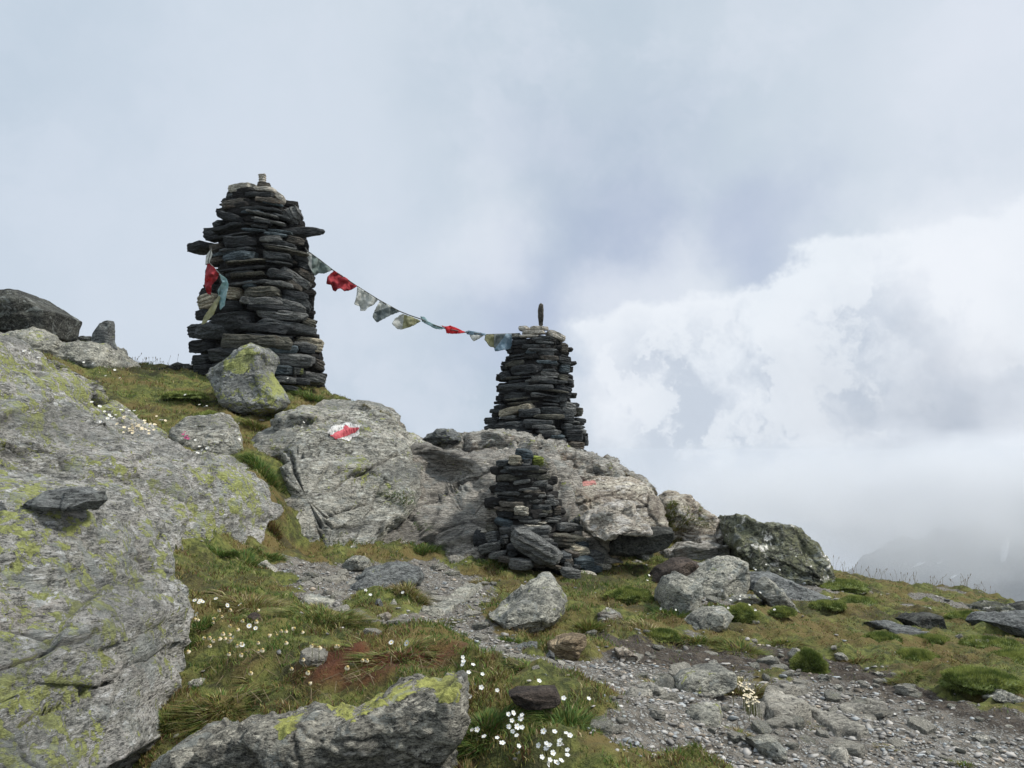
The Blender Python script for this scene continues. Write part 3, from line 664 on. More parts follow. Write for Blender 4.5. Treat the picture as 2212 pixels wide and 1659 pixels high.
rock('stone', [(1370,1197),(1378,1184),(1395,1181),(1410,1190),(1412,1210),(1385,1214)], 6.2, .12, 'small yellowish stone in the grass below the dark slab', 'stone', 'yboulder', 28, e=.5, facets=5, N_=80, MR=40)
rock('stone', [(1405,1196),(1430,1184),(1455,1186),(1475,1196),(1470,1206),(1420,1208)], 6.2, .12, 'streaked flat stone beside the small yellowish stone', 'stone', 'ridge', 29, e=.5, facets=5, N_=80, MR=40)
rock('stone', [(1350,1212),(1375,1209),(1400,1222),(1398,1228),(1372,1227)], 5.9, .1, 'thin grey stone lying in the turf right of the small cairn', 'stone', 'boulder', 30, e=.5, N_=80, MR=40)
rock('boulder', [(1396,1268),(1400,1248),(1420,1226),(1450,1209),(1479,1204),(1514,1213),(1522,1228),(1500,1260),(1440,1278)], 5.95, .28, 'dark brown boulder leaning behind the pale twin boulders', 'boulder', 'brownrock', 31, auto=False, e=.45, facets=6, amp=.025)
rock('boulder', [(1420,1290),(1426,1262),(1436,1243),(1461,1234),(1480,1245),(1511,1258),(1508,1298),(1496,1322),(1464,1334),(1428,1326)], 5.25, .2, 'upright light grey boulder, left of the twin boulders', 'boulder', 'boulder', 32, tiltv=.1, e=.45, facets=8, amp=.035, N_=140, MR=70)
rock('boulder', [(1473,1242),(1509,1228),(1536,1208),(1577,1199),(1597,1210),(1609,1238),(1606,1270),(1582,1295),(1524,1305),(1503,1300)], 5.55, .3, 'big light grey boulder, right of the twin boulders', 'boulder', 'boulder', 33, tiltv=.15, e=.45, facets=8, amp=.035, N_=160, MR=80)
rock('boulder', [(1481,1343),(1497,1324),(1521,1310),(1563,1310),(1578,1324),(1560,1343),(1536,1358),(1515,1374),(1501,1365)], 4.75, .17, 'smooth grey wedge-shaped boulder in front of the twin boulders', 'boulder', 'boulder', 34, tiltv=.05, e=.5, facets=6, amp=.02, N_=130, MR=60)
rock('stone', [(1562,1300),(1592,1286),(1622,1281),(1640,1291),(1634,1304),(1608,1314)], 5.2, .13, 'flat light grey slab right of the twin boulders', 'stone', 'boulder', 35, e=.5, facets=4, N_=90, MR=44)
rock('flat_rock', [(1600,1240),(1630,1233),(1658,1233),(1688,1246),(1732,1266),(1778,1285),(1772,1296),(1732,1298),(1702,1290),(1640,1275),(1605,1265)], 5.95, .3, 'large smooth blue-grey slab sloping down to the right', 'flat rock', 'slab', 36, tiltv=.4, e=.42, facets=4, amp=.012)
rock('boulder', [(1632,1276),(1638,1258),(1655,1248),(1671,1259),(1692,1283),(1724,1322),(1704,1325),(1658,1310)], 5.3, .14, 'narrow pointed grey rock leaning on the blue-grey slab', 'boulder', 'boulder', 37, e=.5, facets=6, amp=.03)
PYR = rock('boulder', [(1052,1319),(1093,1293),(1126,1272),(1147,1252),(1171,1240),(1188,1236),(1200,1246),(1212,1272),(1225,1290),(1219,1318),(1194,1340),(1156,1350),(1110,1364),(1094,1357),(1080,1338)], 4.15, .3, 'pyramid-shaped grey boulder at the right side of the path', 'boulder', 'boulder', 38, auto=False, tiltv=.12, e=.6, facets=6, amp=.03, N_=150, MR=80)
rock('stone', [(1286,1334),(1290,1322),(1314,1313),(1335,1321),(1346,1338),(1332,1350),(1307,1358),(1289,1346)], 4.5, .12, 'round streaked stone right of the pyramid-shaped boulder', 'stone', 'ridge', 39, e=.55, facets=5, N_=100, MR=50)
rock('stone', [(1186,1388),(1215,1371),(1263,1368),(1262,1381),(1248,1400),(1243,1424),(1218,1432),(1193,1428),(1188,1405)], 3.75, .13, 'tan angular stone with a flat top beside the path', 'stone', 'tanrock', 40, e=.42, facets=6, amp=.02, strata=.008, sdir=(.1,-.1,1), sh=.04)
rock('stone', [(1106,1398),(1147,1382),(1161,1386),(1157,1412),(1141,1416),(1120,1408)], 3.75, .09, 'dark wedge of stone left of the tan stone', 'stone', 'slab', 41, e=.42, facets=6, N_=90, MR=44)
rock('stone', [(1179,1414),(1188,1405),(1197,1412),(1199,1429),(1186,1431)], 3.6, .05, 'small upright blue-grey stone against the tan stone', 'stone', 'slab', 42, e=.5, N_=70, MR=36)
rock('stone', [(1330,1400),(1348,1397),(1377,1414),(1374,1430),(1356,1434),(1335,1418)], 3.75, .08, 'pale speckled stone set in the dark soil bank', 'stone', 'quartz', 43, e=.5, facets=5, N_=90, MR=44)
rock('stone', [(1457,1475),(1462,1462),(1478,1445),(1516,1436),(1552,1433),(1574,1442),(1578,1462),(1540,1488),(1500,1498),(1468,1498)], 3.05, .14, 'blue-grey rock with yellow lichen capping a grassy hummock on the path', 'rock', 'boulder', 44, tiltv=.1, e=.45, facets=4, amp=.015, N_=120, MR=60)
rock('stone', [(1098,1492),(1118,1481),(1200,1480),(1210,1504),(1200,1513),(1136,1521),(1110,1510)], 2.1, .07, 'brick-shaped dark grey stone in the green turf by the white flowers', 'stone', 'brownrock', 45, auto=False, chunk=.006, e=.36, facets=4, amp=.012, N_=110, MR=56)
rock('stone', [(1617,1592),(1658,1585),(1677,1597),(1690,1611),(1681,1643),(1658,1624),(1630,1612)], 2.35, .06, 'jagged blue-grey stone near the bottom edge of the path', 'stone', 'boulder', 47, e=.45, facets=5, amp=.03, N_=100, MR=50)
rock('stone', [(1572,1585),(1590,1580),(1605,1590),(1602,1605),(1580,1600)], 2.45, .05, 'small rounded stone left of the jagged blue-grey stone', 'stone', 'boulder', 48, e=.5, N_=70, MR=36)
def ground_slab(pp, h, label, mat='path_slab', seed=0, cell=.012):
    w_ = []
    for q in densify(pp, 60):
        g_ = drop(*q)
        if g_ is not None: w_.append(g_[:2])
    w_ = np.array(w_); w_ = w_ + .012 * np.stack([fbm(np.c_[w_ * 9, np.full(len(w_), seed)], 1, 3), fbm(np.c_[w_ * 9, np.full(len(w_), seed + 5.)], 1, 3)], 1)
    lo, hi = w_.min(0) - .03, w_.max(0) + .03; xs = np.arange(lo[0], hi[0], cell); ys = np.arange(lo[1], hi[1], cell); X_, Y_ = np.meshgrid(xs, ys)
    d = pdist(X_, Y_, [tuple(q) for q in w_]); f = ss(d, -.012, .012)
    P_ = np.stack([X_, Y_, 0 * X_ + seed], -1); st = np.floor(2.2 * fbm(P_, 2.4, 2)) * .012
    hs = height(X_, Y_); plane = np.polyfit(Y_[d > 0], hs[d > 0], 1)
    top = .5 * hs + .5 * np.polyval(plane, Y_) + h + st + .006 * fbm(P_, 14, 4)
    Z_ = hs - .05 + f * (top - hs + .05)
    ix = np.arange(X_.size).reshape(X_.shape); q = np.stack([ix[:-1, :-1], ix[:-1, 1:], ix[1:, 1:], ix[1:, :-1]], -1).reshape(-1, 4)
    keep = (d.ravel()[q] > -.03).any(1); q = q[keep]; used = np.unique(q); mp_ = -np.ones(X_.size, int); mp_[used] = np.arange(len(used))
    T_ = np.stack([X_, Y_, Z_], -1).reshape(-1, 3)[used]; q = mp_[q]
    B_ = T_.copy(); B_[:, 2] -= .05
    o = place('flat_rock', np.vstack([T_, B_]), np.vstack([q, q[:, ::-1] + len(T_)]), M[mat]); tag(o, label, 'flat rock')
for i, (pp, h_, mt, lb) in enumerate([
  ([(1637,1521),(1660,1514),(1689,1519),(1732,1538),(1757,1548),(1745,1560),(1710,1570),(1673,1566),(1649,1550)], .045, 'path_slab', 'thick flat slab stepping up from the right side of the path'),
  ([(1683,1509),(1720,1512),(1756,1535),(1802,1545),(1850,1570),(1886,1592),(1857,1602),(1800,1590),(1760,1560),(1720,1530)], .034, 'path_slab', 'long pale slab running down the path'),
  ([(1668,1492),(1707,1484),(1756,1490),(1764,1500),(1730,1508),(1700,1508)], .032, 'path_slab', 'worn slab at the top of the stepped slabs'),
  ([(1799,1529),(1840,1522),(1872,1524),(1915,1539),(1944,1555),(1878,1562),(1826,1548)], .030, 'path_slab', 'broad flat slab level with the gravel, furthest right of the path slabs'),
  ([(1762,1630),(1796,1623),(1829,1635),(1837,1651),(1796,1650)], .03, 'gravelstone', 'thin pale stone lying at the bottom edge of the path'),
  ([(1476,1545),(1498,1533),(1563,1539),(1562,1558),(1553,1580),(1530,1575),(1504,1563)], .03, 'boulder', 'flat grey slab below the grassy hummock on the path'),
  ([(900,1330),(960,1300),(1010,1270),(1040,1262),(1048,1268),(1000,1310),(950,1335)], .035, 'boulder', 'long rib of grey bedrock showing through the gravel'),
  ([(640,1290),(690,1288),(730,1300),(715,1312),(660,1308)], .02, 'boulder', 'flat bedrock patch at the meadow edge of the path'),
  ([(650,1325),(700,1322),(745,1345),(790,1362),(760,1368),(700,1350)], .02, 'boulder', 'low bedrock strip where the path meets the meadow'),
  ([(680,1250),(740,1246),(760,1256),(720,1262)], .03, 'path_slab', 'thin pale plate at the upper bend of the path'),
  ([(1350,1500),(1390,1490),(1420,1505),(1380,1515)], .03, 'gravelstone', 'flat pale plate in the gravel left of the hummock'),
  ([(960,1215),(1000,1198),(1035,1195),(1040,1205),(985,1222)], .03, 'path_slab', 'pale flat rock in the grass left of the small cairn'),
  ([(1980,1420),(2010,1440),(2100,1475),(2160,1490),(2110,1488),(2040,1460)], .015, 'gravelstone', 'narrow bedrock strip between moss and soil on the right'),
  ]):
    ground_slab(pp, h_, lb, mt, i)
rock('stone', [(2135,1504),(2159,1487),(2190,1497),(2207,1516),(2200,1530),(2162,1528)], 3.1, .08, 'grey angular stone under the moss at the right edge', 'stone', 'boulder', 56, e=.45, facets=5, N_=100, MR=50)
rock('rock', [(1950,1334),(1970,1322),(2018,1322),(2024,1345),(2022,1368),(2000,1372),(1988,1360),(1960,1350)], 5.4, .2, 'dark blocky rock on the right slope', 'rock', 'darkrock', 57, e=.42, facets=6, amp=.025)
rock('rock', [(1882,1342),(1933,1342),(1988,1353),(1995,1367),(1988,1380),(1939,1375),(1900,1356)], 5.15, .22, 'flat lichen-grey rock in front of the dark blocky rock', 'rock', 'slab', 58, tiltv=.4, e=.45, facets=4, amp=.02)
rock('rock', [(2130,1338),(2147,1323),(2200,1318),(2290,1310),(2300,1390),(2226,1380),(2171,1365)], 5.8, .35, 'broad streaked grey rock at the right edge of the slope', 'rock', 'slab', 59, tiltv=.3, e=.42, facets=5, amp=.02)
rock('rock', [(2094,1326),(2101,1305),(2135,1297),(2159,1302),(2177,1320),(2150,1332)], 6.9, .25, 'dark rounded rock on the right skyline', 'rock', 'lichenrock', 60, e=.5, facets=5, amp=.03, N_=100, MR=50)
rock('rock', [(2170,1322),(2185,1306),(2260,1298),(2300,1310),(2300,1340),(2180,1335)], 6.4, .25, 'black rock at the far right skyline, behind the streaked grey rock', 'rock', 'darkrock', 61, e=.5, facets=5, N_=90, MR=44)
rock('boulder', [(735,1285),(750,1268),(772,1252),(790,1236),(809,1225),(845,1219),(879,1218),(903,1227),(910,1247),(900,1258),(850,1262),(800,1272),(760,1285)], 4.75, .2, 'long dark boulder with white veins lying across the path', 'boulder', 'slab', 62, tiltv=.45, e=.5, facets=5, amp=.025, strata=.015, sdir=(.5,-.2,1), sh=.07)
rock('stone', [(740,1218),(757,1203),(784,1200),(797,1210),(797,1226),(740,1230)], 5.45, .14, 'grey stone at the foot of the marked outcrop', 'stone', 'boulder', 63, e=.5, facets=5, N_=100, MR=50)
rock('stone', [(798,1315),(818,1292),(831,1314),(806,1328)], 4.0, .05, 'left of two upright shards in the grassy hummock', 'stone', 'slab', 64, e=.4, N_=70, MR=36)
rock('stone', [(833,1312),(851,1293),(862,1318),(845,1324)], 3.95, .05, 'right of two upright shards in the grassy hummock', 'stone', 'boulder', 65, e=.4, N_=70, MR=36)
rock('stone', [(812,1330),(835,1322),(846,1330),(838,1345),(818,1342)], 3.85, .04, 'pale flat stone under the two upright shards', 'stone', 'quartz', 66, e=.45, N_=70, MR=36)
rock('stone', [(334,1524),(347,1507),(367,1511),(364,1549),(344,1563)], 2.3, .05, 'upright streaked stone wedged beside the nearest rock face', 'stone', 'gravelstone', 67, e=.5, facets=5, N_=80, MR=40)
rock('stone', [(367,1521),(402,1495),(414,1512),(408,1527),(384,1530)], 2.4, .05, 'pale angular stone right of the upright streaked stone', 'stone', 'ridge', 68, e=.42, facets=5, N_=80, MR=40)
rock('stone', [(407,1472),(428,1464),(446,1466),(443,1486),(415,1493)], 2.6, .04, 'light square stone in the turf above the pale angular stone', 'stone', 'gravelstone', 69, e=.42, N_=80, MR=40)
rock('stone', [(464,1520),(482,1499),(504,1515),(498,1532)], 2.35, .04, 'brown-grey triangular stone on the turf above the bottom boulder', 'stone', 'ridge', 70, e=.45, N_=80, MR=40)
rock('stone', [(372,1553),(382,1545),(393,1551),(390,1566),(378,1564)], 2.2, .025, 'little dark stone in the mossy gap', 'stone', 'slab', 71, e=.5, N_=60, MR=30)
rock('stone', [(531,1340),(545,1322),(560,1330),(566,1345),(552,1360),(533,1358)], 3.2, .07, 'dark pointed stone among the daisies', 'stone', 'brownrock', 72, e=.45, N_=80, MR=40)
rock('stone', [(525,1362),(545,1350),(575,1352),(590,1366),(560,1371)], 3.1, .06, 'flat grey stone in front of the dark pointed stone', 'stone', 'boulder', 73, e=.45, N_=80, MR=40)
rock('stone', [(527,1432),(545,1428),(573,1432),(570,1439),(540,1440)], 2.65, .03, 'thin blue-grey stone in the middle of the meadow', 'stone', 'slab', 74, e=.45, N_=70, MR=36)
rock('stone', [(560,1218),(572,1210),(600,1236),(592,1242)], 4.9, .06, 'pale sliver of stone at the near end of the path bend', 'stone', 'gravelstone', 75, e=.5, N_=70, MR=36)
rock('stone', [(905,958),(925,945),(950,930),(970,926),(990,938),(992,950),(950,962)], 8.2, .2, 'loose dark slate on the saddle between the two big cairns', 'stone', 'slab', 76, e=.45, facets=6)
rock('stone', [(350,800),(380,790),(415,785),(420,800)], 8.5, .15, 'low flat stone at the left foot of the tall cairn', 'stone', 'farboulder', 77, e=.5, N_=80, MR=36)
rock('stone', [(393,852),(405,848),(430,856),(434,864),(415,868)], 7.2, .06, 'pale flat stone in the upper turf', 'stone', 'gravelstone', 78, e=.5, N_=70, MR=36)
def ray_y(ob, u, v):
    b_ = BVHTree.FromPolygons([ob.matrix_basis @ q.co for q in ob.data.vertices], [tuple(p.vertices) for p in ob.data.polygons])
    h_ = b_.ray_cast(Vector((0, 0, CAMZ)), Vector(ray(u, v)).normalized()); return h_[0].y if h_[0] else None
_ys = [ray_y(OUT_NEAR, q, 1110) or ray_y(OUT_FAR, q, 1110) for q in (80, 135, 190)]; print('flat stone', _ys)
FLATSTONE = rock('stone', [(54,1100),(66,1085),(84,1072),(125,1055),(182,1052),(214,1063),(217,1080),(192,1101),(101,1104)], min(_ys) + .09, .11, 'dark oval flat stone balanced on the nearest rock face', 'stone', 'slab', 79, e=.6, facets=4, amp=.015, N_=120, MR=60)
rock('stone', [(1240,1180),(1252,1165),(1300,1162),(1316,1200),(1345,1212),(1260,1215)], 6.55, .12, 'pale smooth slab propped behind the foot of the small cairn', 'stone', 'path_slab', 80, tiltv=.3, e=.4, facets=3, amp=.012)
rock('stone', [(1293,1150),(1303,1140),(1322,1178),(1325,1190),(1312,1192),(1298,1175)], 6.5, .08, 'narrow upright pale stone left of the dark slab', 'stone', 'quartz', 81, e=.5, N_=80, MR=40)
rock('stone', [(1231,1127),(1252,1110),(1253,1136),(1240,1137)], 6.5, .04, 'small pointed stone coated in yellow-green lichen', 'stone', 'l', 82, e=.45, N_=70, MR=36)
rock('stone', [(1168,1015),(1170,1002),(1190,1000),(1200,1030),(1190,1040)], 7.2, .06, 'pale yellow lichen-crusted block above the small cairn', 'stone', 'l', 83, e=.45, N_=70, MR=36)
rock('stone', [(1000,1330),(1012,1322),(1025,1326),(1024,1340),(1005,1342)], 3.95, .06, 'grey stone in the grass left of the pyramid-shaped boulder', 'stone', 'boulder', 84, e=.45, N_=70, MR=36)
rock('stone', [(880,1345),(1000,1290),(1040,1262),(1050,1268),(990,1320),(940,1345)], 4.2, .1, 'long ridge of grey bedrock showing through the gravel', 'stone', 'boulder', 85, tiltv=.9, e=.5, facets=2, amp=.02) if False else None
for i, (pp, Y, mt, lb) in enumerate([
  ([(1375,1480),(1395,1470),(1415,1478),(1440,1490),(1435,1505),(1400,1500)], 2.85, 'gravelstone', 'pale rounded stone in the gravel left of the grassy hummock'),
  ([(1705,1412),(1714,1398),(1724,1400),(1724,1440),(1712,1430)], 3.85, 'gravelstone', 'white-blue stone touching the round moss ball'),
  ([(1655,1420),(1665,1414),(1680,1424),(1682,1437),(1660,1432)], 3.8, 'gravelstone', 'grey stone in the dark soil left of the round moss ball'),
  ([(1805,1412),(1815,1408),(1828,1418),(1825,1432),(1808,1424)], 3.9, 'boulder', 'grey round stone on the soil right of the moss ball'),
  ([(1768,1462),(1778,1455),(1790,1470),(1788,1480),(1774,1478)], 3.4, 'boulder', 'brownish stone just below the moss ball'),
  ([(1800,1483),(1812,1477),(1820,1490),(1812,1495),(1800,1492)], 3.3, 'gravelstone', 'small grey stone in the soil below the brownish stone'),
  ([(1888,1452),(1900,1450),(1905,1462),(1895,1465)], 3.5, 'gravelstone', 'small pale wedge left of the long moss cushion'),
  ([(1530,1430),(1545,1424),(1552,1433),(1540,1438)], 3.5, 'gravelstone', 'white chip above the lichen-capped rock'),
  ([(1205,1425),(1220,1430),(1215,1440),(1203,1438)], 3.45, 'gravelstone', 'white pebble at the foot of the tan stone'),
  ([(1120,1418),(1136,1412),(1140,1425),(1128,1432)], 3.4, 'gravelstone', 'pale stone below the dark wedge'),
  ([(2148,1390),(2157,1383),(2164,1392),(2150,1396)], 4.5, 'gravelstone', 'small white pointed stone on the right slope'),
  ([(2100,1590),(2120,1582),(2140,1592),(2135,1602),(2110,1602)], 2.6, 'gravelstone', 'rounded pale stone in the gravel near the right edge'),
  ([(2155,1570),(2175,1562),(2195,1572),(2185,1582),(2165,1580)], 2.7, 'gravelstone', 'pale stone at the far right of the path'),
  ]):
    rock('stone', pp, Y, .045, lb, 'stone', mt, 90 + i, e=.5, facets=5, N_=60, MR=30)

# ------------------------------------------------------------------ painted marks following the rock
def paint_on(ob, outline, mat, name, off, cell=2.2, rag=.5, seed=0, label=None):
    vs = [ob.matrix_basis @ v.co for v in ob.data.vertices]
    bvh = BVHTree.FromPolygons(vs, [tuple(p.vertices) for p in ob.data.polygons])
    a = np.array(outline, float); lo = a.min(0) - 4; hi = a.max(0) + 4
    us = np.arange(lo[0], hi[0], cell * .5); vv = np.arange(lo[1], hi[1], cell * .5)
    UU, VV = np.meshgrid(us, vv)
    ragf = fbm(np.stack([UU * .12, VV * .12, 0 * UU + seed], -1), 1, 4) * rag * 7
    inside = pdist(UU, VV, outline) + ragf > 0
    pts = {}; V_ = []; 
    for i in range(len(vv)):
        for j in range(len(us)):
            d = Vector(ray(us[j], vv[i])); hit = bvh.ray_cast(Vector((0, 0, CAMZ)), d.normalized())
            if hit[0] is not None:
                nn = hit[1] if hit[1].dot(d) < 0 else -hit[1]
                pts[i, j] = len(V_); V_.append(hit[0] + nn * off)
    fc = []
    for i in range(len(vv) - 1):
        for j in range(len(us) - 1):
            q = [(i, j), (i, j + 1), (i + 1, j + 1), (i + 1, j)]
            if all(k in pts for k in q) and inside[i, j]:
                ys = [V_[pts[k]].y for k in q]
                if max(ys) - min(ys) < .15: fc.append(tuple(pts[k] for k in q))
    if not fc: print('paint failed'); return
    o = place(name, np.array([tuple(v) for v in V_]), fc, mat, parent=ob)
    if label: o['label'] = label
    return o
paint_on(HUMP, [(706,936),(716,922),(750,912),(778,920),(774,940),(752,952),(727,948)], M['white_paint'], 'paint_field', .006, 1.5, .3, 3, 'white painted field of the trail mark')
paint_on(HUMP, [(714,942),(740,928),(746,918),(754,925),(776,924),(768,934),(724,949)], M['red_paint'], 'paint_stripe', .010, 1.3, .2, 8, 'red painted stripe of the trail mark')
paint_on(QUARTZ, [(1238,1046),(1250,1039),(1285,1038),(1288,1046),(1262,1050)], M['faded_paint'], 'paint_blotch', .004, 1.6, .3, 5, 'faded red paint blotch')
# ------------------------------------------------------------------ dry-stacked cairns
def slab_mesh(rs, w_, d_, h_, point=.5):
    if h_ > 1.5 * w_:
        V_, Fc = slab_mesh(rs, h_, d_, w_, point); x, y, z = V_.T
        return np.stack([-z, y, x], 1), Fc
    return slab_mesh0(rs, w_, d_, h_, point)
def slab_mesh0(rs, w_, d_, h_, point=.5):
    """irregular split-stone slab, centred on its middle; returns verts, faces"""
    bm = bmesh.new(); k = rs.randint(8, 12); ph = rs.uniform(0, 6.28)
    for i in range(k):
        a = ph + i * 2 * math.pi / k + rs.uniform(-.25, .25)
        ca, sa = math.cos(a), math.sin(a); p = .5
        x = math.copysign(abs(ca) ** p, ca); y = math.copysign(abs(sa) ** p, sa)
        r = rs.uniform(.80, 1.05)
        endt = 1 - point * rs.uniform(.2, .9) * abs(x) ** 3
        zt = h_ / 2 * rs.uniform(.7, 1.0) * endt; zb = -h_ / 2 * rs.uniform(.7, 1.0) * endt
        ins = rs.uniform(.90, 1.0); inb = rs.uniform(.86, 1.0)
        bm.verts.new((x * w_ / 2 * r * ins, y * d_ / 2 * r * ins, zt))
        bm.verts.new((x * w_ / 2 * r * inb, y * d_ / 2 * r * inb, zb))
        if rs.rand() < .8: bm.verts.new((x * w_ / 2 * r, y * d_ / 2 * r, rs.uniform(-.25, .25) * h_))
    for i in range(3):
        bm.verts.new((rs.uniform(-.3, .3) * w_, rs.uniform(-.3, .3) * d_, h_ / 2 * rs.uniform(.85, 1.02)))
        bm.verts.new((rs.uniform(-.3, .3) * w_, rs.uniform(-.3, .3) * d_, -h_ / 2 * rs.uniform(.85, 1.02)))
    r_ = bmesh.ops.convex_hull(bm, input=bm.verts)
    bmesh.ops.delete(bm, geom=list({g for g in r_['geom_interior'] + r_['geom_unused'] if isinstance(g, bmesh.types.BMVert)}), context='VERTS')
    es = list(bm.edges)
    bmesh.ops.bevel(bm, geom=es, offset=min(h_, d_) * .03, segments=1, affect='EDGES', clamp_overlap=True)
    for it in range(3):
        es = [e for e in bm.edges if e.calc_length() > max(w_, .12) / 11]
        if not es: break
        bmesh.ops.subdivide_edges(bm, edges=es, cuts=1, use_grid_fill=False)
        bmesh.ops.triangulate(bm, faces=bm.faces[:])
    bmesh.ops.recalc_face_normals(bm, faces=bm.faces[:]); bm.normal_update(); bm.verts.index_update()
    V_ = np.array([v.co[:] for v in bm.verts]); Nn = np.array([v.normal[:] for v in bm.verts])
    Fc = [tuple(v.index for v in f.verts) for f in bm.faces]; bm.free()
    off = rs.uniform(0, 60, 3)
    q = V_ * np.array([1, 1, 3.2]) + off
    dn = h_ * (.10 * fbm(q, .9 / h_ * .35, 3) + .05 * fbm(q, 2.2 / h_ * .4, 3)) + min(w_, .4) * .022 * fbm(V_ + off, 9, 3)
    t = V_[:, 2] / (h_ * .24) + .7 * fbm(V_ + off, 5, 2); fr = t - np.floor(t)
    side_ = 1 - np.abs(Nn[:, 2])
    dn = dn + side_ * h_ * .12 * (ss(fr, 0, .25) - fr)
    return V_ + Nn * dn[:, None], Fc
LAST = {}
def cairn(name, label, cat, stones, X, prof, Yc, seed, notes=None, dscale=1.0, core_k=.84, front_names=None):
    """stones: boxes (x0, y0, x1, y1, tilt, colour) on the face; prof: (v, left u, right u)"""
    rs = np.random.RandomState(seed); cu, cv, sc = X
    pv = np.array([p[0] for p in prof]); pl = np.array([p[1] for p in prof]); pr = np.array([p[2] for p in prof])
    ax_ = lambda v: (np.interp(v, pv, pl) + np.interp(v, pv, pr)) / 2
    rr_ = lambda v: (np.interp(v, pv, pr) - np.interp(v, pv, pl)) / 2 * Yc / F
    vb = prof[-1][0]; base = W(ax_(vb), vb, Yc)
    root = empty(name, base); tag(root, label, cat)
    C2M = Yc / F
    objs = []
    st2 = []
    for s_ in stones:
        s_ = list(s_); w0, h0 = s_[2] - s_[0], s_[3] - s_[1]; sp = len(s_) < 7
        if sp and w0 > 2.6 * h0 and h0 * sc > 11 and rs.rand() < .65:
            m = s_[1] + h0 * rs.uniform(.38, .62); a, b = list(s_), list(s_); a[3] = m; b[1] = m
            if rs.rand() < .5: a[0] += w0 * rs.uniform(0, .25); b[2] -= w0 * rs.uniform(0, .2)
            else: b[0] += w0 * rs.uniform(0, .2); a[2] -= w0 * rs.uniform(0, .25)
            if rs.rand() < .5 and len(b) > 5: b[5] = rs.choice(list('dkgbo'))
            st2 += [a, b]
        else: st2.append(s_)
    stones = st2
    for i, s_ in enumerate(stones):
        x0, y0, x1, y1 = s_[:4]; tl = s_[4] if len(s_) > 4 else 0; c = s_[5] if len(s_) > 5 else rs.choice(list('dddkbgo'))
        opt = s_[6] if len(s_) > 6 else {}
        u = cu + (x0 + x1) / 2 * sc; v = cv + (y0 + y1) / 2 * sc
        Rr = max(rr_(v), .12); 
        dx = (u - ax_(v)) * C2M; dxx = np.clip(dx, -Rr * .93, Rr * .93)
        fr = math.sqrt(max(Rr * Rr - dxx * dxx, 0)) * .9
        Yf = Yc - fr
        k = Yf / F
        w_ = (x1 - x0) * sc * k; h_ = (y1 - y0) * sc * k; t = R(tl)
        if abs(t) > R(3) and not opt.get('raw'):
            h2 = max(.45 * h_, h_ * math.cos(t) - w_ * abs(math.sin(t)) * .75); w_ = w_ / max(math.cos(t), .6) * .97; h_ = h2
        dep = opt.get('dep', np.clip(w_ * rs.uniform(.6, .85), .16, .42) * dscale); dep = min(dep, Rr * 1.5)
        w_ *= 1.02; h_ *= 1.0
        yaw = 0 if opt.get('raw') else math.atan2(dxx, fr + .15) * .55
        ctr = W(u, v, Yf + dep * .38 + opt.get('dy', 0))
        V_, Fc = slab_mesh(rs, w_ / max(math.cos(yaw), .8), dep, h_, opt.get('pt', .5))
        ct, st_ = math.cos(t), math.sin(t)
        x, y, z = V_.T; V_ = np.stack([x * ct + z * st_, y, -x * st_ + z * ct], 1)
        pit = rs.uniform(-.04, .20); x, y, z = V_.T; V_ = np.stack([x, y * math.cos(pit) - z * math.sin(pit), y * math.sin(pit) + z * math.cos(pit)], 1)
        cy, sy = math.cos(yaw), math.sin(yaw); x, y, z = V_.T; V_ = np.stack([x * cy - y * sy, x * sy + y * cy, z], 1)
        objs.append((w_ * h_, opt.get('name', 'stone'), V_ + ctr, Fc, c, opt.get('label')))
    order = sorted(range(len(objs)), key=lambda i: -objs[i][0] - (10 if objs[i][5] else 0))
    keep = set(order[:97])
    spareV, spareF, nb = [], [], 0
    for i, (a_, nm, V_, Fc, c, lb) in enumerate(objs):
        if i in keep:
            o = place(nm, V_, Fc, M[c], parent=root, smooth=False)
            if lb: o['label'] = lb
        else:
            spareF += [tuple(q + nb for q in f) for f in Fc]; spareV.append(V_); nb += len(V_)
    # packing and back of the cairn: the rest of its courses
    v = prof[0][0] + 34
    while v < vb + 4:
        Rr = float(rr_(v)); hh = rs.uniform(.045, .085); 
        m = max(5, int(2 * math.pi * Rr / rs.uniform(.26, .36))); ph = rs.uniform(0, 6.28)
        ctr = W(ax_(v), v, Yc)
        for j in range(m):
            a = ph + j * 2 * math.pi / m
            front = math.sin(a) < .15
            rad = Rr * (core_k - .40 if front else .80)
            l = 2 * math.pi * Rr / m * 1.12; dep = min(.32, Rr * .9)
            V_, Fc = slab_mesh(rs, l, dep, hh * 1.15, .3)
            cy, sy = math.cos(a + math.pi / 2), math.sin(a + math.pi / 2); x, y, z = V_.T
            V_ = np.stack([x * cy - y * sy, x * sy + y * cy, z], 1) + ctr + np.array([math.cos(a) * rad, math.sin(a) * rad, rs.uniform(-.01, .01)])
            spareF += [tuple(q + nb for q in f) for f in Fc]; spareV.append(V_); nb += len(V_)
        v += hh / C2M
    # heart of the pile: plain unseen core added to block light
    rings = []; NR = 14
    for v in np.linspace(prof[0][0] + 30, vb, 18):
        c_ = W(ax_(v), v, Yc); Rr = rr_(v) * .5
        rings.append([c_ + Rr * np.array([math.cos(a), math.sin(a), 0]) for a in np.linspace(0, 2 * math.pi, NR, endpoint=False)])
    P = np.array(rings).reshape(-1, 3); k0 = nb; spareV.append(P); nb += len(P)
    for i in range(17):
        for j in range(NR):
            a_, b_ = k0 + i * NR + j, k0 + i * NR + (j + 1) % NR
            spareF.append((a_, a_ + NR, b_ + NR, b_))
    spareF.append(tuple(k0 + j for j in range(NR)))
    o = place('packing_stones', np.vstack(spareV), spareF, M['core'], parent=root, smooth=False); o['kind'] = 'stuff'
    return root

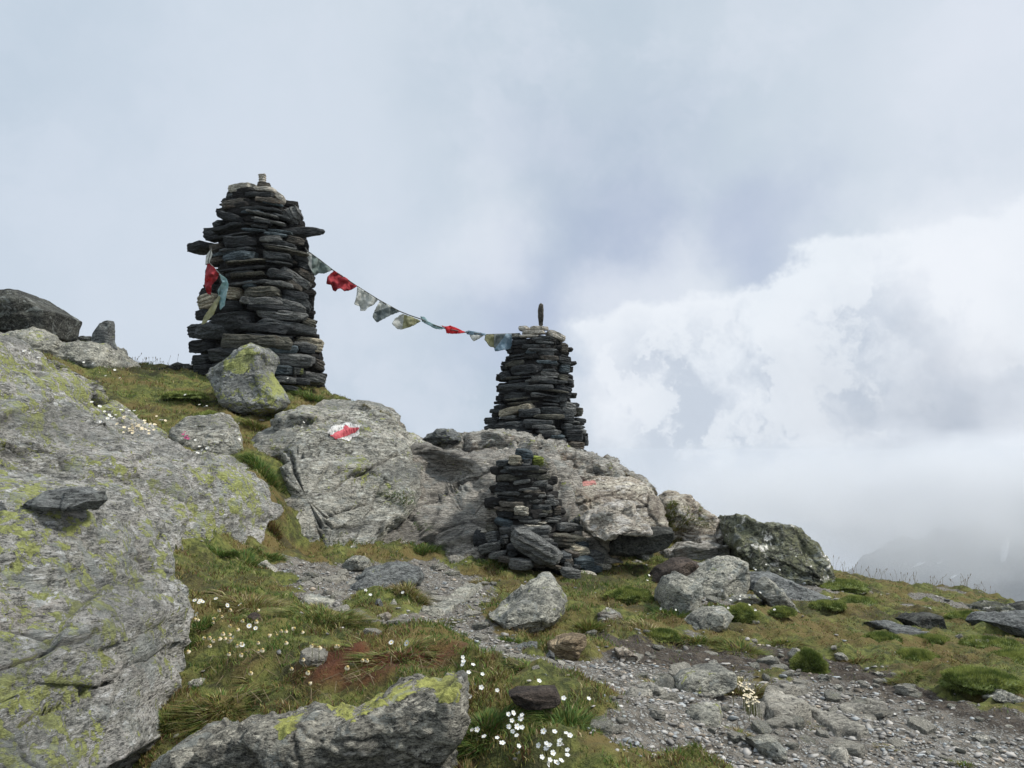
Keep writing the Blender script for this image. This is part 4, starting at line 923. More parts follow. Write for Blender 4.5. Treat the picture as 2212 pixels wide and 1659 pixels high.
raw = dict(raw=1)
C1 = [
 (370,135,575,215,0,'p',dict(label='pale rough capstone')),(550,165,720,205,0,'w',dict(label='white quartz capstone')),(575,128,672,170,0,'n',dict(label='pinkish round capstone',dep=.12)),
 (588,62,642,136,0,'w',dict(raw=1,label='white upright stone on top',pt=.1,dep=.07)),(700,195,782,295,40,'w',dict(label='cream quartz stone hanging over the edge')),
 (328,212,485,262,0,'d'),(490,200,720,248,0,'d'),(455,228,500,255,0,'p'),(316,250,455,300,-8,'k'),(318,245,545,338,-8,'n'),(555,240,778,305,6,'n'),(550,268,785,348,7,'b'),
 (430,315,640,362,0,'d'),(282,330,485,432,16,'k',dict(label='black jutting stone',dy=-.08)),(495,350,812,440,10,'g'),(680,350,812,402,15,'d'),(780,292,892,436,58,'g',dict(raw=1,dep=.2)),
 (525,405,695,470,6,'d'),(272,400,350,456,-10,'d'),(205,450,330,560,0,'k'),(245,440,610,545,-6,'k'),(470,430,678,492,5,'d'),
 (695,435,1058,542,-8,'k',dict(label='long black stone jutting out to the right',pt=1.0,dep=.35)),(630,478,845,522,3,'b'),(600,500,775,572,-8,'g'),(775,515,915,582,8,'n'),
 (330,517,587,607,0,'k'),(640,545,857,597,3,'d'),(78,562,260,650,-6,'k',dict(label='black pointed stone jutting out to the left',pt=1.0,dep=.3)),(235,565,350,630,-5,'n'),(250,607,605,668,-3,'d'),
 (600,580,942,662,6,'g'),(610,630,838,702,7,'d'),(350,635,609,722,-5,'b'),(615,655,842,732,5,'d'),(838,640,947,722,20,'d'),(250,660,360,722,-10,'n'),
 (303,700,747,778,-5,'o'),(355,765,588,824,-5,'d'),(368,785,722,882,-5,'o'),(635,755,850,842,7,'d'),(755,740,957,912,28,'g'),(870,690,982,792,20,'d'),(860,740,992,862,28,'n'),
 (465,845,573,897,-2,'b'),(600,845,850,902,5,'g'),(780,830,912,922,30,'n'),(355,882,467,987,0,'t',dict(label='cream and brown square stone')),(463,875,748,992,-4,'o'),
 (745,900,942,992,10,'k'),(745,930,978,1082,18,'d'),(155,930,305,1062,-8,'t',dict(label='tan stone at the left flank')),(443,955,832,1072,3,'g'),(680,955,942,1082,14,'g'),(160,880,260,982,-20,'k'),
 (325,990,467,1062,0,'k'),(143,1040,255,1132,0,'k'),(243,1062,562,1202,-3,'k'),(580,1050,937,1132,3,'g'),(888,1090,992,1202,22,'o'),(578,1115,1002,1237,5,'d'),
 (123,1150,442,1277,3,'d'),(458,1155,878,1272,3,'k'),(103,1145,180,1262,0,'d'),(278,1235,847,1352,3,'o'),(850,1235,1042,1368,8,'t',dict(label='pale tan stone on the right flank')),
 (83,1260,290,1372,0,'k'),(820,1280,1002,1342,6,'g'),(638,1298,887,1367,3,'b'),(238,1325,520,1437,0,'d'),(880,1325,987,1372,5,'d'),(655,1350,1012,1472,4,'g'),
 (98,1370,265,1452,0,'d'),(985,1390,1052,1502,25,'n'),(655,1440,842,1532,4,'b'),(832,1460,912,1522,0,'l'),(878,1490,1072,1602,7,'g'),(700,1520,862,1592,7,'g'),(840,1545,960,1602,5,'d'),
 (240,1430,460,1520,0,'d'),(440,1400,680,1500,0,'k'),(450,1490,700,1600,0,'d'),(120,1445,300,1530,0,'k'),(700,1590,900,1650,6,'d')]
cairn('stone_cairn', 'tallest dark stone cairn with white capstones and flags, on the left crest', 'cairn', C1, (384, 356.6, .2977),
  [(395,496,612),(430,482,625),(480,466,650),(520,452,655),(560,448,664),(620,440,672),(680,430,676),(720,418,682),(760,410,692),(800,412,700),(835,416,703)], 8.75, 5)

C2 = [
 (752,92,808,325,0,'n',dict(raw=1,name='pointed_stone',label='tall thin pointed slate standing on top',pt=.9,dep=.05)),
 (576,318,680,367,0,'w'),(680,315,852,364,0,'w'),(578,360,828,427,0,'w'),(825,345,1012,477,22,'w'),(500,390,595,442,0,'p'),(510,420,667,472,0,'d'),(670,422,912,492,3,'d'),(730,405,932,467,5,'d'),
 (585,485,947,562,2,'d'),(508,470,655,522,0,'k'),(913,495,972,537,0,'t'),(943,475,1017,572,0,'n'),(643,535,747,582,0,'b'),(748,550,912,597,3,'d'),(470,530,548,580,0,'k'),(538,530,592,572,0,'d'),
 (458,575,722,637,-6,'d'),(718,590,977,672,0,'n'),(918,582,1060,690,8,'d'),(453,625,657,712,-8,'o'),(658,600,712,632,0,'d'),(493,650,857,772,-7,'k'),(858,655,942,692,0,'d'),(868,685,922,722,0,'k'),
 (938,672,1048,772,10,'b'),(413,720,505,832,-15,'d'),(788,715,927,747,0,'d'),(498,735,757,802,-5,'d'),(753,740,947,777,2,'g'),(418,680,502,742,-5,'k'),(638,775,952,847,-2,'g'),(923,765,1032,852,12,'o'),(448,780,642,842,-5,'o'),
 (713,815,1012,852,2,'d'),(1022,810,1070,872,0,'g'),(398,840,697,922,-6,'d'),(563,855,902,922,-2,'d'),(898,850,1062,1012,12,'k'),(1018,840,1062,902,0,'d'),(393,900,592,962,-4,'k'),(648,890,1047,977,6,'o'),
 (428,925,662,1022,-6,'d'),(683,940,842,982,2,'g'),(883,965,1032,1027,3,'d'),(383,960,452,1012,0,'k'),(448,970,782,1047,-5,'o'),(783,1000,967,1062,6,'d'),(958,1010,1107,1112,12,'g'),(358,1015,432,1047,0,'n'),(353,1045,462,1092,-4,'k'),
 (340,1025,777,1187,-13,'t',dict(label='long tan stone with an orange lichen spot')),(773,1060,972,1147,0,'d'),(563,1075,782,1162,-3,'d'),(1038,1030,1122,1072,3,'d'),(1098,1070,1157,1172,5,'o'),(320,1090,432,1132,0,'d'),(963,1070,1107,1152,7,'g'),
 (598,1135,1007,1237,2,'o'),(958,1130,1092,1202,5,'d'),(268,1160,390,1242,-4,'d'),(408,1145,592,1207,-4,'g'),(358,1195,662,1312,-3,'d'),(1093,1170,1182,1222,0,'d'),(998,1200,1187,1272,4,'g'),(978,1225,1070,1290,0,'d'),(683,1232,972,1327,2,'g'),(628,1220,702,1277,0,'d'),
 (253,1225,402,1322,-8,'d'),(1058,1250,1197,1342,14,'g'),(973,1275,1152,1352,0,'k'),(428,1275,767,1347,4,'k'),(558,1330,737,1422,20,'p'),(713,1340,807,1382,0,'p'),(818,1325,1022,1397,3,'b'),(1013,1330,1167,1397,0,'d'),(1158,1330,1202,1432,0,'d'),
 (733,1380,912,1457,3,'d'),(883,1400,1017,1457,-5,'o'),(1013,1385,1182,1477,0,'n'),(928,1435,1212,1547,8,'g'),(780,1305,872,1352,0,'k'),(300,1310,560,1400,0,'d'),(900,1460,1100,1560,4,'d'),(1180,1560,1280,1600,5,'n'),(500,1400,760,1480,0,'k')]
cairn('stone_cairn', 'dark tapering cairn topped by white stones and a thin upright slate, on the ridge', 'cairn', C2, (987.5, 630.9, .23155),
  [(708,1120,1212),(740,1108,1222),(780,1094,1232),(830,1082,1236),(870,1075,1240),(900,1060,1254),(925,1052,1262),(950,1046,1266),(985,1050,1268)], 9.6, 6)

C3 = [
 (628,45,828,157,8,'b',dict(label='pale blue-grey top stone',raw=1,pt=.7)),(568,115,708,237,3,'t',dict(label='tan block near the top',dep=.12)),(700,140,818,197,0,'d'),(808,120,937,232,0,'m',dict(label='moss-green stone near the top',raw=1)),(438,165,578,237,0,'d'),(718,195,802,217,0,'g'),
 (488,222,922,272,-1,'d'),(458,268,702,302,0,'d'),(700,262,967,307,2,'o'),(548,300,732,327,0,'d'),(423,322,717,402,-2,'o'),(723,312,1007,387,0,'o'),(598,360,810,442,-10,'g'),(443,405,587,442,0,'d'),(738,375,1002,457,-2,'g'),
 (408,445,642,502,2,'k'),(643,455,902,507,-4,'g'),(898,435,1022,482,0,'g'),(488,500,717,542,2,'g'),(698,480,952,547,0,'n'),(413,525,682,582,3,'g'),(693,530,972,632,-4,'g'),(948,540,1037,612,0,'g'),(528,590,692,622,0,'k'),
 (408,605,792,717,2,'n'),(788,635,1022,712,5,'d'),(918,590,1102,667,0,'g'),(413,625,492,652,0,'d'),(628,670,782,772,0,'p',dict(label='rounded pale stone set in the face',dy=-.06,dep=.14,pt=.2)),(448,720,632,792,0,'k'),(778,705,1032,787,2,'o'),(1023,660,1097,762,0,'n'),
 (608,768,837,807,0,'g'),(403,780,642,902,12,'b'),(643,800,932,842,2,'g'),(908,790,1107,847,3,'g'),(340,780,430,900,-20,'n'),(728,830,982,892,4,'p'),(328,865,462,952,8,'o'),(458,890,597,957,-3,'g'),
 (563,870,1032,977,-3,'g'),(1028,840,1372,952,5,'g',dict(pt=1.0)),(183,940,342,1207,2,'k',dict(raw=1,label='black upright slab at the left foot',dep=.16,pt=.1)),(238,930,352,962,0,'p'),(318,940,462,1062,-8,'g'),(473,975,562,1082,0,'d',raw),(883,970,982,1027,0,'g'),(888,1020,1047,1082,0,'g'),
 (1028,955,1267,1122,6,'o'),(1213,980,1377,1057,8,'t'),(238,1030,517,1182,-12,'g'),(555,1010,1160,1240,29,'g',dict(raw=1,label='large grey slab leaning across the foot',dy=-.16,dep=.3,pt=.5)),
 (1278,1050,1402,1142,0,'b'),(1213,1090,1417,1212,5,'t'),(548,1090,682,1152,0,'k'),(348,1150,562,1252,-8,'g'),(558,1150,662,1202,0,'d'),(1168,1145,1312,1217,6,'n'),(1413,1160,1567,1302,0,'g',dict(dep=.15)),(1233,1215,1472,1322,0,'b'),
 (440,1215,1000,1330,8,'n'),(573,1230,832,1372,4,'g',dict(dy=-.14)),(1148,1225,1242,1292,0,'n'),(1148,1260,1242,1342,0,'g'),(1228,1295,1332,1347,0,'d'),(1128,1335,1322,1452,6,'g',dict(dy=-.2)),(1308,1320,1572,1392,1,'b',dict(dep=.2)),(1508,1285,1647,1362,6,'p',dict(dep=.14)),
 (1318,1390,1502,1432,0,'p',dict(dy=-.12)),(1203,1440,1272,1477,0,'w',dict(dy=-.2,dep=.08)),(900,1250,1150,1370,20,'n'),(180,1205,360,1270,0,'d'),(1100,1180,1240,1280,0,'d'),(350,1040,500,1110,0,'d'),(850,1060,1100,1180,0,'k'),(1020,760,1110,860,0,'d')]
cairn('stone_cairn', 'smallest cairn of thin flat stones with a spreading base beside the path', 'cairn', C3, (987.5, 960, .19844),
  [(985,1078,1172),(1010,1070,1188),(1060,1068,1192),(1095,1070,1200),(1120,1062,1205),(1150,1045,1225),(1180,1028,1265),(1210,1026,1295),(1240,1030,1310)], 6.45, 8, dscale=.9)
# ------------------------------------------------------------------ prayer flags
from mathutils.geometry import delaunay_2d_cdt
def tube(pts, r, k=6):
    pts = [Vector(p) for p in pts]; V_ = []; Fc = []
    for i, p in enumerate(pts):
        t = (pts[min(i + 1, len(pts) - 1)] - pts[max(i - 1, 0)]).normalized()
        a = t.cross(Vector((0, 0, 1))); a = a.normalized() if a.length > .05 else Vector((1, 0, 0)); b = t.cross(a)
        rr = r[i] if hasattr(r, '__len__') else r
        for j in range(k):
            an = 2 * math.pi * j / k; V_.append(tuple(p + (a * math.cos(an) + b * math.sin(an)) * rr))
    for i in range(len(pts) - 1):
        for j in range(k):
            Fc.append((i * k + j, i * k + (j + 1) % k, (i + 1) * k + (j + 1) % k, (i + 1) * k + j))
    Fc.append(tuple(range(k))[::-1]); Fc.append(tuple((len(pts) - 1) * k + j for j in range(k)))
    return V_, Fc
def flag(pts, X, Yf, mats, parent, seed, label=None, wave=.035, split=None, rag=1.0):
    rs = np.random.RandomState(seed); cu, cv, sc = X
    o = densify([(cu + x * sc, cv + y * sc) for x, y in pts], 64)
    o = o + np.stack([rag * .7 * fbm(np.c_[o * .5, np.full(64, seed)], 1, 3), rag * 1.0 * fbm(np.c_[o * .6, np.full(64, seed + 9.)], 1, 3)], 1)
    lo, hi = o.min(0), o.max(0); gx, gy = np.meshgrid(np.arange(lo[0], hi[0], 1.8), np.arange(lo[1], hi[1], 1.8)); g = np.stack([gx.ravel(), gy.ravel()], 1)
    g = g[pdist(g[:, 0], g[:, 1], [tuple(p) for p in o]) > 1.0] + rs.uniform(-.3, .3, 2)
    allp = [Vector(p) for p in np.vstack([o, g])]
    vs, es, fs, *_ = delaunay_2d_cdt(allp, [(i, (i + 1) % 64) for i in range(64)], [], 1, 1e-5)
    P = np.array([v[:] for v in vs])
    ph = rs.uniform(0, 6)
    yy_ = np.array([Yf(u) for u in P[:, 0]]) + wave * .7 * np.sin(P[:, 0] * .19 + P[:, 1] * .08 + ph) + wave * 1.2 * fbm(np.c_[P * .06, np.full(len(P), seed)], 1, 2)
    V_ = np.array([W(P[i, 0], P[i, 1], yy_[i]) for i in range(len(P))])
    ms = [M[m] for m in mats]
    ob = place('flag', V_, [tuple(f) for f in fs], ms, parent=parent)
    if split:
        a, b, c = split
        for p in ob.data.polygons:
            q = P[list(p.vertices)].mean(0)
            if (q[0] - cu) / sc * a + (q[1] - cv) / sc * b > c: p.material_index = 1
    md = ob.modifiers.new('cloth_thickness', 'SOLIDIFY'); md.thickness = .0016
    if label: ob['label'] = label
    return ob
X3 = (631, 521, .2356)
Yl = lambda u: 8.55 + (u - 660) / 450 * .95
cordp = [(120,60),(140,90),(250,168),(370,262),(480,335),(595,412),(690,472),(790,535),(885,588),(980,640),(1080,680),(1185,715),(1260,755),(1400,800),(1500,820),(1600,835),(1780,856),(1900,852),(2090,846)]
cp = [W(X3[0] + x * X3[2], X3[1] + y * X3[2], Yl(X3[0] + x * X3[2])) for x, y in cordp]
fl = empty('prayer_flag_string', cp[0]); tag(fl, 'string of frayed cloth flags sagging between the tall cairn and the ridge cairn', 'flag string')
V_, Fc = tube(cp, .0065); place('cord', V_, Fc, M['cord'], parent=fl)
flag([(120,110),(150,95),(370,262),(295,300),(240,295),(205,320),(178,270),(125,180)], X3, Yl, ['f_white', 'f_green'], fl, 1, 'grey-green flag nearest the tall cairn', split=(1, 0, 182))
flag([(385,270),(430,295),(500,340),(595,414),(545,445),(480,462),(440,430),(420,440),(400,462),(372,450),(358,402),(313,392),(325,322)], X3, Yl, ['f_red'], fl, 2, 'dark red flag', wave=.06)
flag([(598,418),(700,480),(787,538),(740,590),(705,600),(672,640),(625,637),(620,598),(568,577),(590,500)], X3, Yl, ['f_white'], fl, 3, 'faded white flag')
flag([(805,548),(850,565),(985,648),(900,680),(780,745),(755,722),(735,692),(762,620)], X3, Yl, ['f_white', 'f_dark'], fl, 4, 'dark grey-green flag', split=(.35, 1, 915))
flag([(1005,662),(1100,695),(1185,732),(1100,780),(1005,812),(965,805),(915,757),(940,712)], X3, Yl, ['f_white', 'f_yellow'], fl, 5, 'half white, half yellowish flag', split=(1, .15, 1130))
flag([(1176,688),(1215,693),(1245,735),(1330,772),(1405,795),(1370,810),(1310,802),(1190,738)], X3, Yl, ['f_teal'], fl, 6, 'pale teal flag rolled round the cord', wave=.02)
flag([(1356,768),(1410,783),(1450,772),(1520,800),(1602,840),(1500,851),(1415,845),(1405,803)], X3, Yl, ['f_brred'], fl, 7, 'bright red rolled flag', wave=.03)
flag([(1595,826),(1625,818),(1780,848),(1775,866),(1640,860),(1600,852)], X3, Yl, ['f_blue'], fl, 8, 'pale blue flag rolled round the cord', wave=.02)
flag([(1625,858),(1762,864),(1720,890),(1665,920),(1640,892)], X3, Yl, ['f_white'], fl, 9, 'white shred of gauze')
flag([(1772,858),(1860,855),(1858,978),(1810,966),(1763,903)], X3, Yl, ['f_yellow'], fl, 10, 'yellowish flag', wave=.02)
flag([(1850,853),(1930,850),(2012,850),(2018,930),(2005,988),(1930,1000),(1860,1012),(1850,970)], X3, lambda u: Yl(u) - .03, ['f_dark', 'f_blue'], fl, 11, 'blue flag touching the ridge cairn', wave=.03, split=(1, .75, 2600))
X1 = (384, 356.6, .2977); Yq = lambda u: 8.02 - (u - 440) * .004
cp = [W(X1[0] + x * X1[2], X1[1] + y * X1[2], Yq(0 * x + X1[0] + x * X1[2])) for x, y in [(245,600),(220,700),(300,785),(312,800),(305,940)]]
fd = empty('prayer_flag_string', cp[0]); tag(fd, 'red, teal and yellow flags hanging down the left flank of the tall cairn', 'flag string')
V_, Fc = tube(cp, .006); place('cord', V_, Fc, M['cord'], parent=fd)
flag([(205,660),(245,605),(250,650),(228,712),(200,725)], X1, Yq, ['f_white'], fd, 21, 'white scrap', wave=.02)
flag([(218,708),(262,740),(302,785),(282,832),(245,872),(240,942),(215,935),(193,872),(200,780)], X1, Yq, ['f_red'], fd, 22, 'red flag', wave=.05)
flag([(300,788),(352,820),(370,870),(356,932),(340,1022),(308,1052),(300,985),(288,912),(322,852)], X1, Yq, ['f_teal'], fd, 23, 'pale teal flag', wave=.04)
flag([(300,943),(312,960),(262,1082),(202,1147),(170,1162),(190,1100),(260,1000)], X1, Yq, ['f_yellow'], fd, 24, 'yellowish twisted flag', wave=.03)
# ------------------------------------------------------------------ loose stones and gravel
def hull_tmpl(rs, flat=.35):
    bm = bmesh.new()
    for i in range(14):
        p = rs.normal(size=3); p /= np.linalg.norm(p); p *= rs.uniform(.8, 1)
        bm.verts.new((p[0], p[1] * .62, p[2] * flat))
    r_ = bmesh.ops.convex_hull(bm, input=bm.verts)
    bmesh.ops.delete(bm, geom=list({g for g in r_['geom_interior'] + r_['geom_unused'] if isinstance(g, bmesh.types.BMVert)}), context='VERTS')
    bmesh.ops.triangulate(bm, faces=bm.faces[:]); bm.verts.index_update()
    V_ = np.array([v.co[:] for v in bm.verts]); Fc = np.array([[v.index for v in f.verts] for f in bm.faces]); bm.free(); return V_, Fc
RS = np.random.RandomState(99)
TM_ = [hull_tmpl(RS, RS.uniform(.14, .4)) for _ in range(14)]
def scatter_mesh(pos, size, rot, tilt, col, rs):
    Vs, Fs, Cs, nb = [], [], [], 0
    for t in range(len(TM_)):
        sel = np.where(np.arange(len(pos)) % len(TM_) == t)[0]
        if not len(sel): continue
        tv, tf = TM_[t]; n_ = len(sel)
        v = tv[None] * size[sel, None, None]
        a = rot[sel][:, None]; x = v[..., 0] * np.cos(a) - v[..., 1] * np.sin(a); y = v[..., 0] * np.sin(a) + v[..., 1] * np.cos(a); z = v[..., 2]
        b = tilt[sel][:, None]; y2 = y * np.cos(b) - z * np.sin(b); z2 = y * np.sin(b) + z * np.cos(b)
        v = np.stack([x, y2, z2], -1) + pos[sel][:, None]
        Vs.append(v.reshape(-1, 3)); Fs.append((tf[None] + (nb + np.arange(n_) * len(tv))[:, None, None]).reshape(-1, 3)); nb += n_ * len(tv)
        Cs.append(np.repeat(col[sel], len(tv), 0))
    return np.vstack(Vs), np.vstack(Fs), np.vstack(Cs)
def sample(n_, y0, y1, rs, spread=.72):
    y = y0 * (y1 / y0) ** rs.rand(n_); x = rs.uniform(-1, 1, n_) * (spread * y + .35); return x, y
def stone_cols(n_, rs):
    k = rs.rand(n_)[:, None]; g = rs.uniform(.11, .36, (n_, 1)) ** 1.0
    c = g * np.array([[1.03, .97, .88]]); c = np.where(k > .88, g * 1.3 * np.array([[1, .97, .9]]), c); c = np.where(k < .15, g * np.array([[.9, .95, .95]]), c)
    c = np.where((k > .15) & (k < .25), g * np.array([[1.1, .92, .72]]), c); return c
x, y = sample(60000, 1.3, 7.2, RS)
t = turf_mask(x, y); so_ = ss(pdist(x, y, SOIL), -.05, .1)
keep = (RS.rand(len(x)) < (1 - t) ** 1.2 * (1 - .9 * so_) * (.12 + .88 * ss(fbm(np.stack([x, y, 0 * x + 40], -1), 3, 4), -.35, .35)) + .012)
x, y = x[keep], y[keep]; sz = .0045 + .008 * RS.rand(len(x)) ** 2 + .012 * RS.rand(len(x)) ** 9; sz *= (.75 + .18 * y)
pos = np.stack([x, y, surf(x, y) + sz * .12], -1)
V_, F_, C_ = scatter_mesh(pos, sz, RS.uniform(0, 6.28, len(x)), RS.normal(0, .25, len(x)), stone_cols(len(x), RS), RS)
o = place('gravel', V_, F_, M['tinted'], smooth=False, attrs={'tint': C_}); tag(o, 'small flat grey gravel scattered over the path and bare soil', 'gravel', kind='stuff')
print('gravel', len(x))
# bigger loose stones, one by one
x, y = sample(3600, 1.5, 6.8, RS, .66)
t = turf_mask(x, y); keep = RS.rand(len(x)) < np.clip((1 - t), .04 + .10 * (x / y > .25), 1) * .9; x, y = x[keep], y[keep]
uu, vv_ = UV(np.stack([x, y, height(x, y)], -1)); vis = (uu > 560) & (uu < 2200) & (vv_ > 1215) & (vv_ < 1650); x, y = x[vis][:270], y[vis][:270]
tm3 = []
for k in range(10):
    V_, Fc = slab_mesh(RS, 1.0, .72, RS.uniform(.22, .5), .3); tm3.append(mesh_from('loose_stone', V_, Fc, M['gravelstone'] if k % 3 else M['boulder'], False))
for i in range(len(x)):
    s_ = (.022 + .075 * RS.rand() ** 3) * (.75 + .12 * y[i])
    o = link('loose_stone', tm3[i % 10], (float(x[i]), float(y[i]), float(surf(x[i:i+1], y[i:i+1])[0] + s_ * .06)))
    o.scale = (s_, s_, s_); o.rotation_euler = (RS.normal(0, .18), RS.normal(0, .18), RS.uniform(0, 6.28))
    tag(o, 'small loose flat grey stone lying on the gravel path or the bare soil', 'loose stone', 'loose stones on the path')

# ------------------------------------------------------------------ grass
def blades(pos, hgt, wid, lean, col, rs, nseg=2):
    n_ = len(pos); a = rs.uniform(0, 6.28, n_); b = rs.uniform(0, 6.28, n_)
    wx = np.stack([np.cos(a), np.sin(a), 0 * a], -1) * wid[:, None]
    dl = np.stack([np.cos(b), np.sin(b), 0 * b], -1) * lean[:, None] if lean.ndim == 1 else lean
    z = np.array([0, 0, 1.0])
    p0 = pos; p1 = pos + z * (hgt * .6)[:, None] + dl * .35; p2 = pos + z * hgt[:, None] * .95 + dl
    V_ = np.stack([p0 - wx, p0 + wx, p1 - wx * .8, p1 + wx * .8, p2], 1).reshape(-1, 3)
    k = np.arange(n_)[:, None] * 5
    F_ = np.concatenate([k + np.array([[0, 1, 3]]), k + np.array([[0, 3, 2]]), k + np.array([[2, 3, 4]])], 0)
    return V_, F_, np.repeat(col, 5, 0)
def pal(n_, rs, w_):
    P = np.array([[.060, .118, .022], [.112, .158, .034], [.175, .175, .042], [.20, .16, .056], [.115, .062, .027], [.36, .30, .17]])
    c = P[np.array([rs.choice(6, p=np.array(q) / sum(q)) for q in w_])] if w_.ndim == 2 and len(w_) == n_ and n_ < 5 else None
    cw = np.cumsum(w_, 1); cw /= cw[:, -1:]; k = (rs.rand(n_)[:, None] > cw).sum(1); c = P[np.minimum(k, 5)]
    return c * rs.uniform(.7, 1.3, (n_, 1))
x, y = sample(620000, 1.35, 10.5, RS, .74)
t = turf_mask(x, y); P3 = np.stack([x, y, 0 * x], -1)
cl = fbm(P3 + 60, 5, 4, .6); c2_ = fbm(P3 + 90, 2.6, 4)
keep = RS.rand(len(x)) < t ** 2 * ss(cl, -.6, .4) * .95
x, y, cl, c2_ = x[keep], y[keep], cl[keep], c2_[keep]
red = red_mask(x, y); k2 = RS.rand(len(x)) > red * .8; x, y, cl, c2_, red = x[k2], y[k2], cl[k2], c2_[k2], red[k2]
n_ = len(x); print('blades', n_)
right = ss(x / y, .1, .35)
hg = (.008 + .020 * RS.rand(n_) ** 2 + .012 * ss(cl, 0, .6)) * (1 - .6 * right) * (.7 + .06 * y)
wd = (.0009 + .00028 * y) * RS.uniform(.7, 1.3, n_)
gn = ss(c2_, -.12, .22)
wt_ = np.stack([.55 * gn + .12, .6 * gn + .22, .5 + 0 * gn, .6 * (1 - gn) + .12, .6 * (1 - gn) + .07 + red, .12 + .06 * (1 - gn)], 1)
col = pal(n_, RS, wt_)
V_, F_, C_ = blades(np.stack([x, y, surf(x, y) - .003], -1), hg, wd, RS.uniform(.2, 1.2, n_) * hg, col, RS)
o = place('short_grass', V_, F_, M['blade'], smooth=False, attrs={'tint': C_}); tag(o, 'short olive and green alpine turf covering the slope', 'grass', kind='stuff')

# trees for ray drops on rocks
_rv, _rf, nb = [], [], 0
for ob, V_, fc in ALLROCK:
    _rv.append(V_); _rf += [tuple(q + nb for q in f) for f in fc]; nb += len(V_)
RB = BVHTree.FromPolygons([tuple(v) for v in np.vstack(_rv)], _rf)
def hit(u, v):                                    # nearest of rock and soil along (u, v)
    d = Vector(ray(u, v)).normalized(); h_ = RB.ray_cast(Vector((0, 0, CAMZ)), d); g = drop(u, v)
    if g is not None: g[2] = float(surf(g[:1], g[1:2])[0])
    if h_[0] is not None and (g is None or h_[0].y < g[1]): return np.array(h_[0])
    return g
def ground_at(u, v):
    g = drop(u, v)
    if g is None: return hit(u, v)
    g[2] = float(surf(g[:1], g[1:2])[0]); return g
def tuft(u, v, wpx, hpx, label, n_=500, cols=(.5, .5, .3, .3, .1, .1), droop=.6, name='grass_tuft', cat='grass tuft', onrock=False, seed=0, flat=.6, up=1.0):
    rs = np.random.RandomState(int(u * 7 + v) % 100000 + seed); g = hit(u, v) if onrock else ground_at(u, v)
    if g is None: print('no ground', u, v); return
    k = g[1] / F; r = wpx * k / 2; H = min(hpx * k, .13) * (.38 if onrock else .62)
    a = rs.uniform(0, 6.28, n_); q = np.sqrt(rs.rand(n_)) * r * (1 + .35 * fbm(np.stack([np.cos(a), np.sin(a), 0 * a + u], -1), 1.2, 2))
    px = np.cos(a) * q * flat * 1.7; py = np.sin(a) * q * .7
    zz = np.full(n_, g[2]) if onrock else surf(px + g[0], py + g[1])
    if onrock:
        for i_ in range(n_):
            hh_ = RB.ray_cast(Vector((px[i_] + g[0], py[i_] + g[1], g[2] + .35)), Vector((0, 0, -1)))
            zz[i_] = hh_[0].z if hh_[0] is not None and hh_[0].z > g[2] - .3 else g[2] - 50
        kz = zz > g[2] - 5; px, py, zz, q, a = px[kz], py[kz], zz[kz], q[kz], a[kz]; n_ = len(px)
    cln = fbm(np.stack([px * 12, py * 12, 0 * px + u], -1), 1, 2)
    pos = np.stack([px + g[0], py + g[1] + .0, zz + H * .12 * np.maximum(1 - (q / r) ** 2, 0) - .01], -1)
    hh = H * rs.uniform(.3, 1.0, n_) * up * (.75 + .5 * ss(cln, -.4, .5)); rad = np.stack([np.cos(a), np.sin(a), 0 * a], -1) * (q * droop + H * .35 * rs.rand(n_))[:, None] + rs.normal(0, H * .12, (n_, 3)) * [1, 1, 0]
    rad[:, 2] -= np.minimum((q / r) ** 2, 1.2) * H * .4 * droop; rad += rs.normal(0, H * .18, (n_, 3)) * [1, 1, 0]
    V_, F_, C_ = blades(pos, hh, (.0010 + .00030 * g[1]) * rs.uniform(.7, 1.3, n_), rad, pal(n_, rs, np.tile(np.array(cols, float), (n_, 1))), rs)
    o = place(name, V_, F_, M['blade'], smooth=False, attrs={'tint': C_}); tag(o, label, cat); return o
G = (1, .8, .25, .1, .05, .05); OL = (.3, .6, .7, .4, .2, .2); ST = (.1, .3, .5, .7, .3, .5); BR = (.1, .2, .3, .5, .9, .1); MO = (.25, .6, .9, .3, .3, 0)
